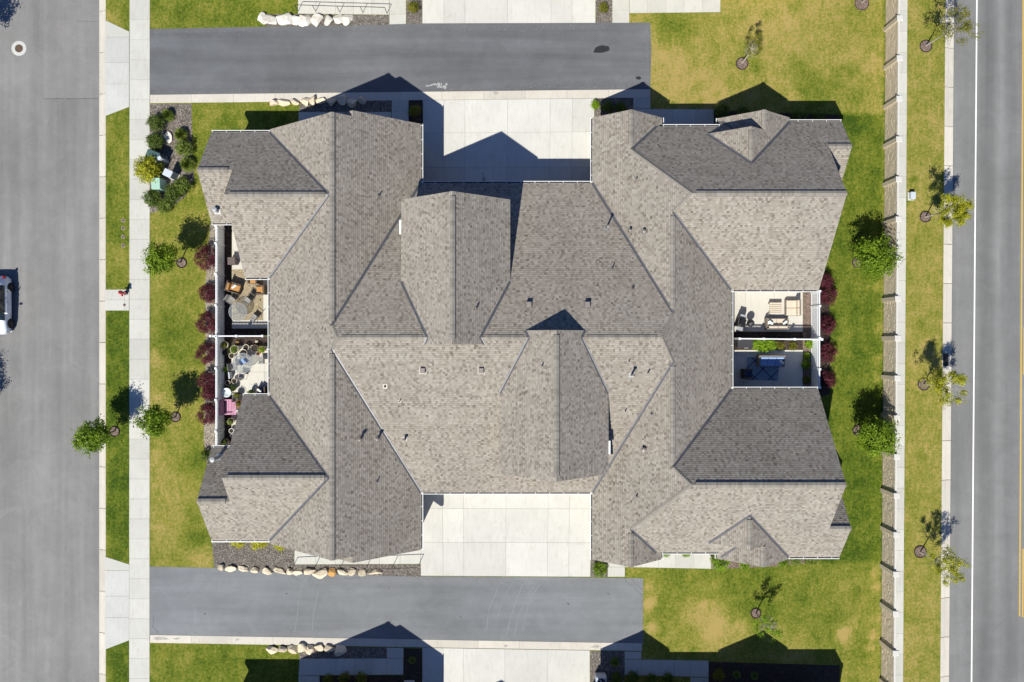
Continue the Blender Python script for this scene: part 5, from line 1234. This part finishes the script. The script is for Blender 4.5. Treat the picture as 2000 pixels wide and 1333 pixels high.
for k, (x, y, m_) in enumerate(((-.2, 0, 'cushion_navy'), (0, .05, 'cushion_blue'), (.2, 0, 'cushion_navy'))): obj('fold', MB().box((x, y, .018 + .004 * k), (.24, .36, .03), .15 * k, None, .01), m_, root)
# north east patio
cushioned('tan cushioned loveseat facing up on the upper right patio', 1513, 633, 1.62, .85, 0, 'wicker_taupe', 'cushion_tan', 2, 'patio_sofa', 'sofa', pillows=2)
cushioned('tan cushioned sofa section along the right side of the upper right patio', 1544, 602, 1.18, .98, pi / 2, 'wicker_taupe', 'cushion_tan', 2, 'patio_sofa', 'sofa', arms=False)
root = thing('coffee_table', 'cream slatted coffee table between the tan sofas', 'table', W(1511, 603, .02)); 
for k in range(6): obj('slat', MB().box((0, -.36 + k * .145, .40), (.92, .115, .03), 0, None, .006), 'cushion_tan', root)
obj('apron', MB().box((0, 0, .35), (.86, .82, .06)), 'wicker_taupe', root)
for sx_ in (-1, 1):
    for sy_ in (-1, 1): obj('leg', MB().box((sx_ * .4, sy_ * .37, .17), (.06, .06, .34)), 'wicker_taupe', root)
def grill(label, px, py, rz, kettle=False):
    root = thing('barbecue_grill', label, 'grill', W(px, py, .02), rz)
    if kettle:
        obj('bowl', MB().lathe([(.05, .50), (.22, .58), (.28, .74), (.28, .78)], n=22), 'black_pipe', root); obj('lid', MB().lathe([(.285, .78), (.24, .92), (.12, 1.0), (.02, 1.02)], n=22), 'black_pipe', root, smooth=True); obj('lid_handle', MB().box((0, 0, 1.05), (.16, .03, .03)), 'aluminium', root)
        for k in range(3): a = k * 2.09; obj('leg', MB().tube([(cos(a) * .2, sin(a) * .2, .58), (cos(a) * .3, sin(a) * .3, 0)], .015, 5), 'aluminium', root)
    else:
        obj('cart', MB().box((0, 0, .45), (.62, .48, .75), 0, None, .01), 'dark_metal', root); obj('hood', MB().box((0, 0, .98), (.62, .50, .28), 0, None, .10), 'dark_metal', root)
        for s in (-1, 1): obj('side_shelf', MB().box((s * .46, 0, .84), (.28, .44, .03), 0, None, .01), 'galvanised', root)
        obj('hood_handle', MB().tube([(-.22, .28, .98), (.22, .28, .98)], .012, 6), 'aluminium', root)
grill('dark gas grill with a side shelf by the wall of the upper right patio', 1441, 631, 1.3); grill('black kettle grill beside the gas grill', 1459, 632, 0, True)
# south east patio
mb = MB(); mb.prism([tuple(W(x, y) - W(1490, 721))[:2] for x, y in ((1459, 698), (1521, 699), (1520, 744), (1458, 742))], 0, .012); r = obj('patio_rug', mb, 'rug_blue', loc=tuple(W(1490, 721, .026))); props(r, 'blue rug with a diamond lattice on the lower right patio', 'rug')
cushioned('long taupe sofa with blue cushions on the lower right patio', 1502, 705, 1.95, .85, pi, 'wicker_taupe', 'cushion_blue', 3, 'patio_sofa', 'sofa', pillows=1)
cushioned('dark wicker armchair left of the blue rug', 1456, 730, .72, .78, -pi / 2, 'wicker_brown', 'cushion_navy')
root = thing('storage_box', 'black deck storage box in the corner by the east divider fence', 'box', W(1450, 672, .01))
obj('box_body', MB().box((0, 0, .30), (1.10, .55, .58), 0, None, .02), 'box_black', root); obj('lid', MB().box((0, 0, .61), (1.14, .60, .06), 0, None, .02), 'box_black', root); obj('handle', MB().box((.1, -.31, .55), (.3, .02, .05)), 'paint_white', root)
for i, (x, y, r_, m_, lb) in enumerate([(1479, 674, 10, 'leaf_lime', 'bright lime bush against the east divider, left part'), (1492, 675, 11, 'leaf_lime', 'bright lime bush against the east divider, middle part'), (1505, 674, 9, 'leaf_lime', 'bright lime bush against the east divider, right part'), (1524, 676, 6, 'leaf_olive', 'small spreading plant right of the lime bushes'), (1549, 677, 5, 'leaf_olive', 'tiny plant in the mulch along the east divider'), (1580, 673, 6, 'leaf_lime', 'yellow-green plant in the corner of the east fence'),
        (1576, 696, 4, 'leaf_lime', 'tiny plant in the strip by the east fence, upper'), (1574, 713, 7, 'leaf_bright', 'leafy plant in the strip by the east fence, middle'), (1575, 742, 4, 'leaf_olive', 'tiny plant in the strip by the east fence, lowest')]):
    shrub(lb, x, y, r_, m_, None, 400 + i, n=420 if r_ > 7 else 160)
boulder('rounded tan rock in the mulch by the west divider fence', 503, 668, 4 * M1, 3.4 * M1, .22, 'boulder_cream', 311, None)
boulder('reddish rock in the mulch below the west divider fence', 465, 669, 4.5 * M1, 3 * M1, .18, 'boulder_orange', 312, None)

print('objects', len(bpy.data.objects))
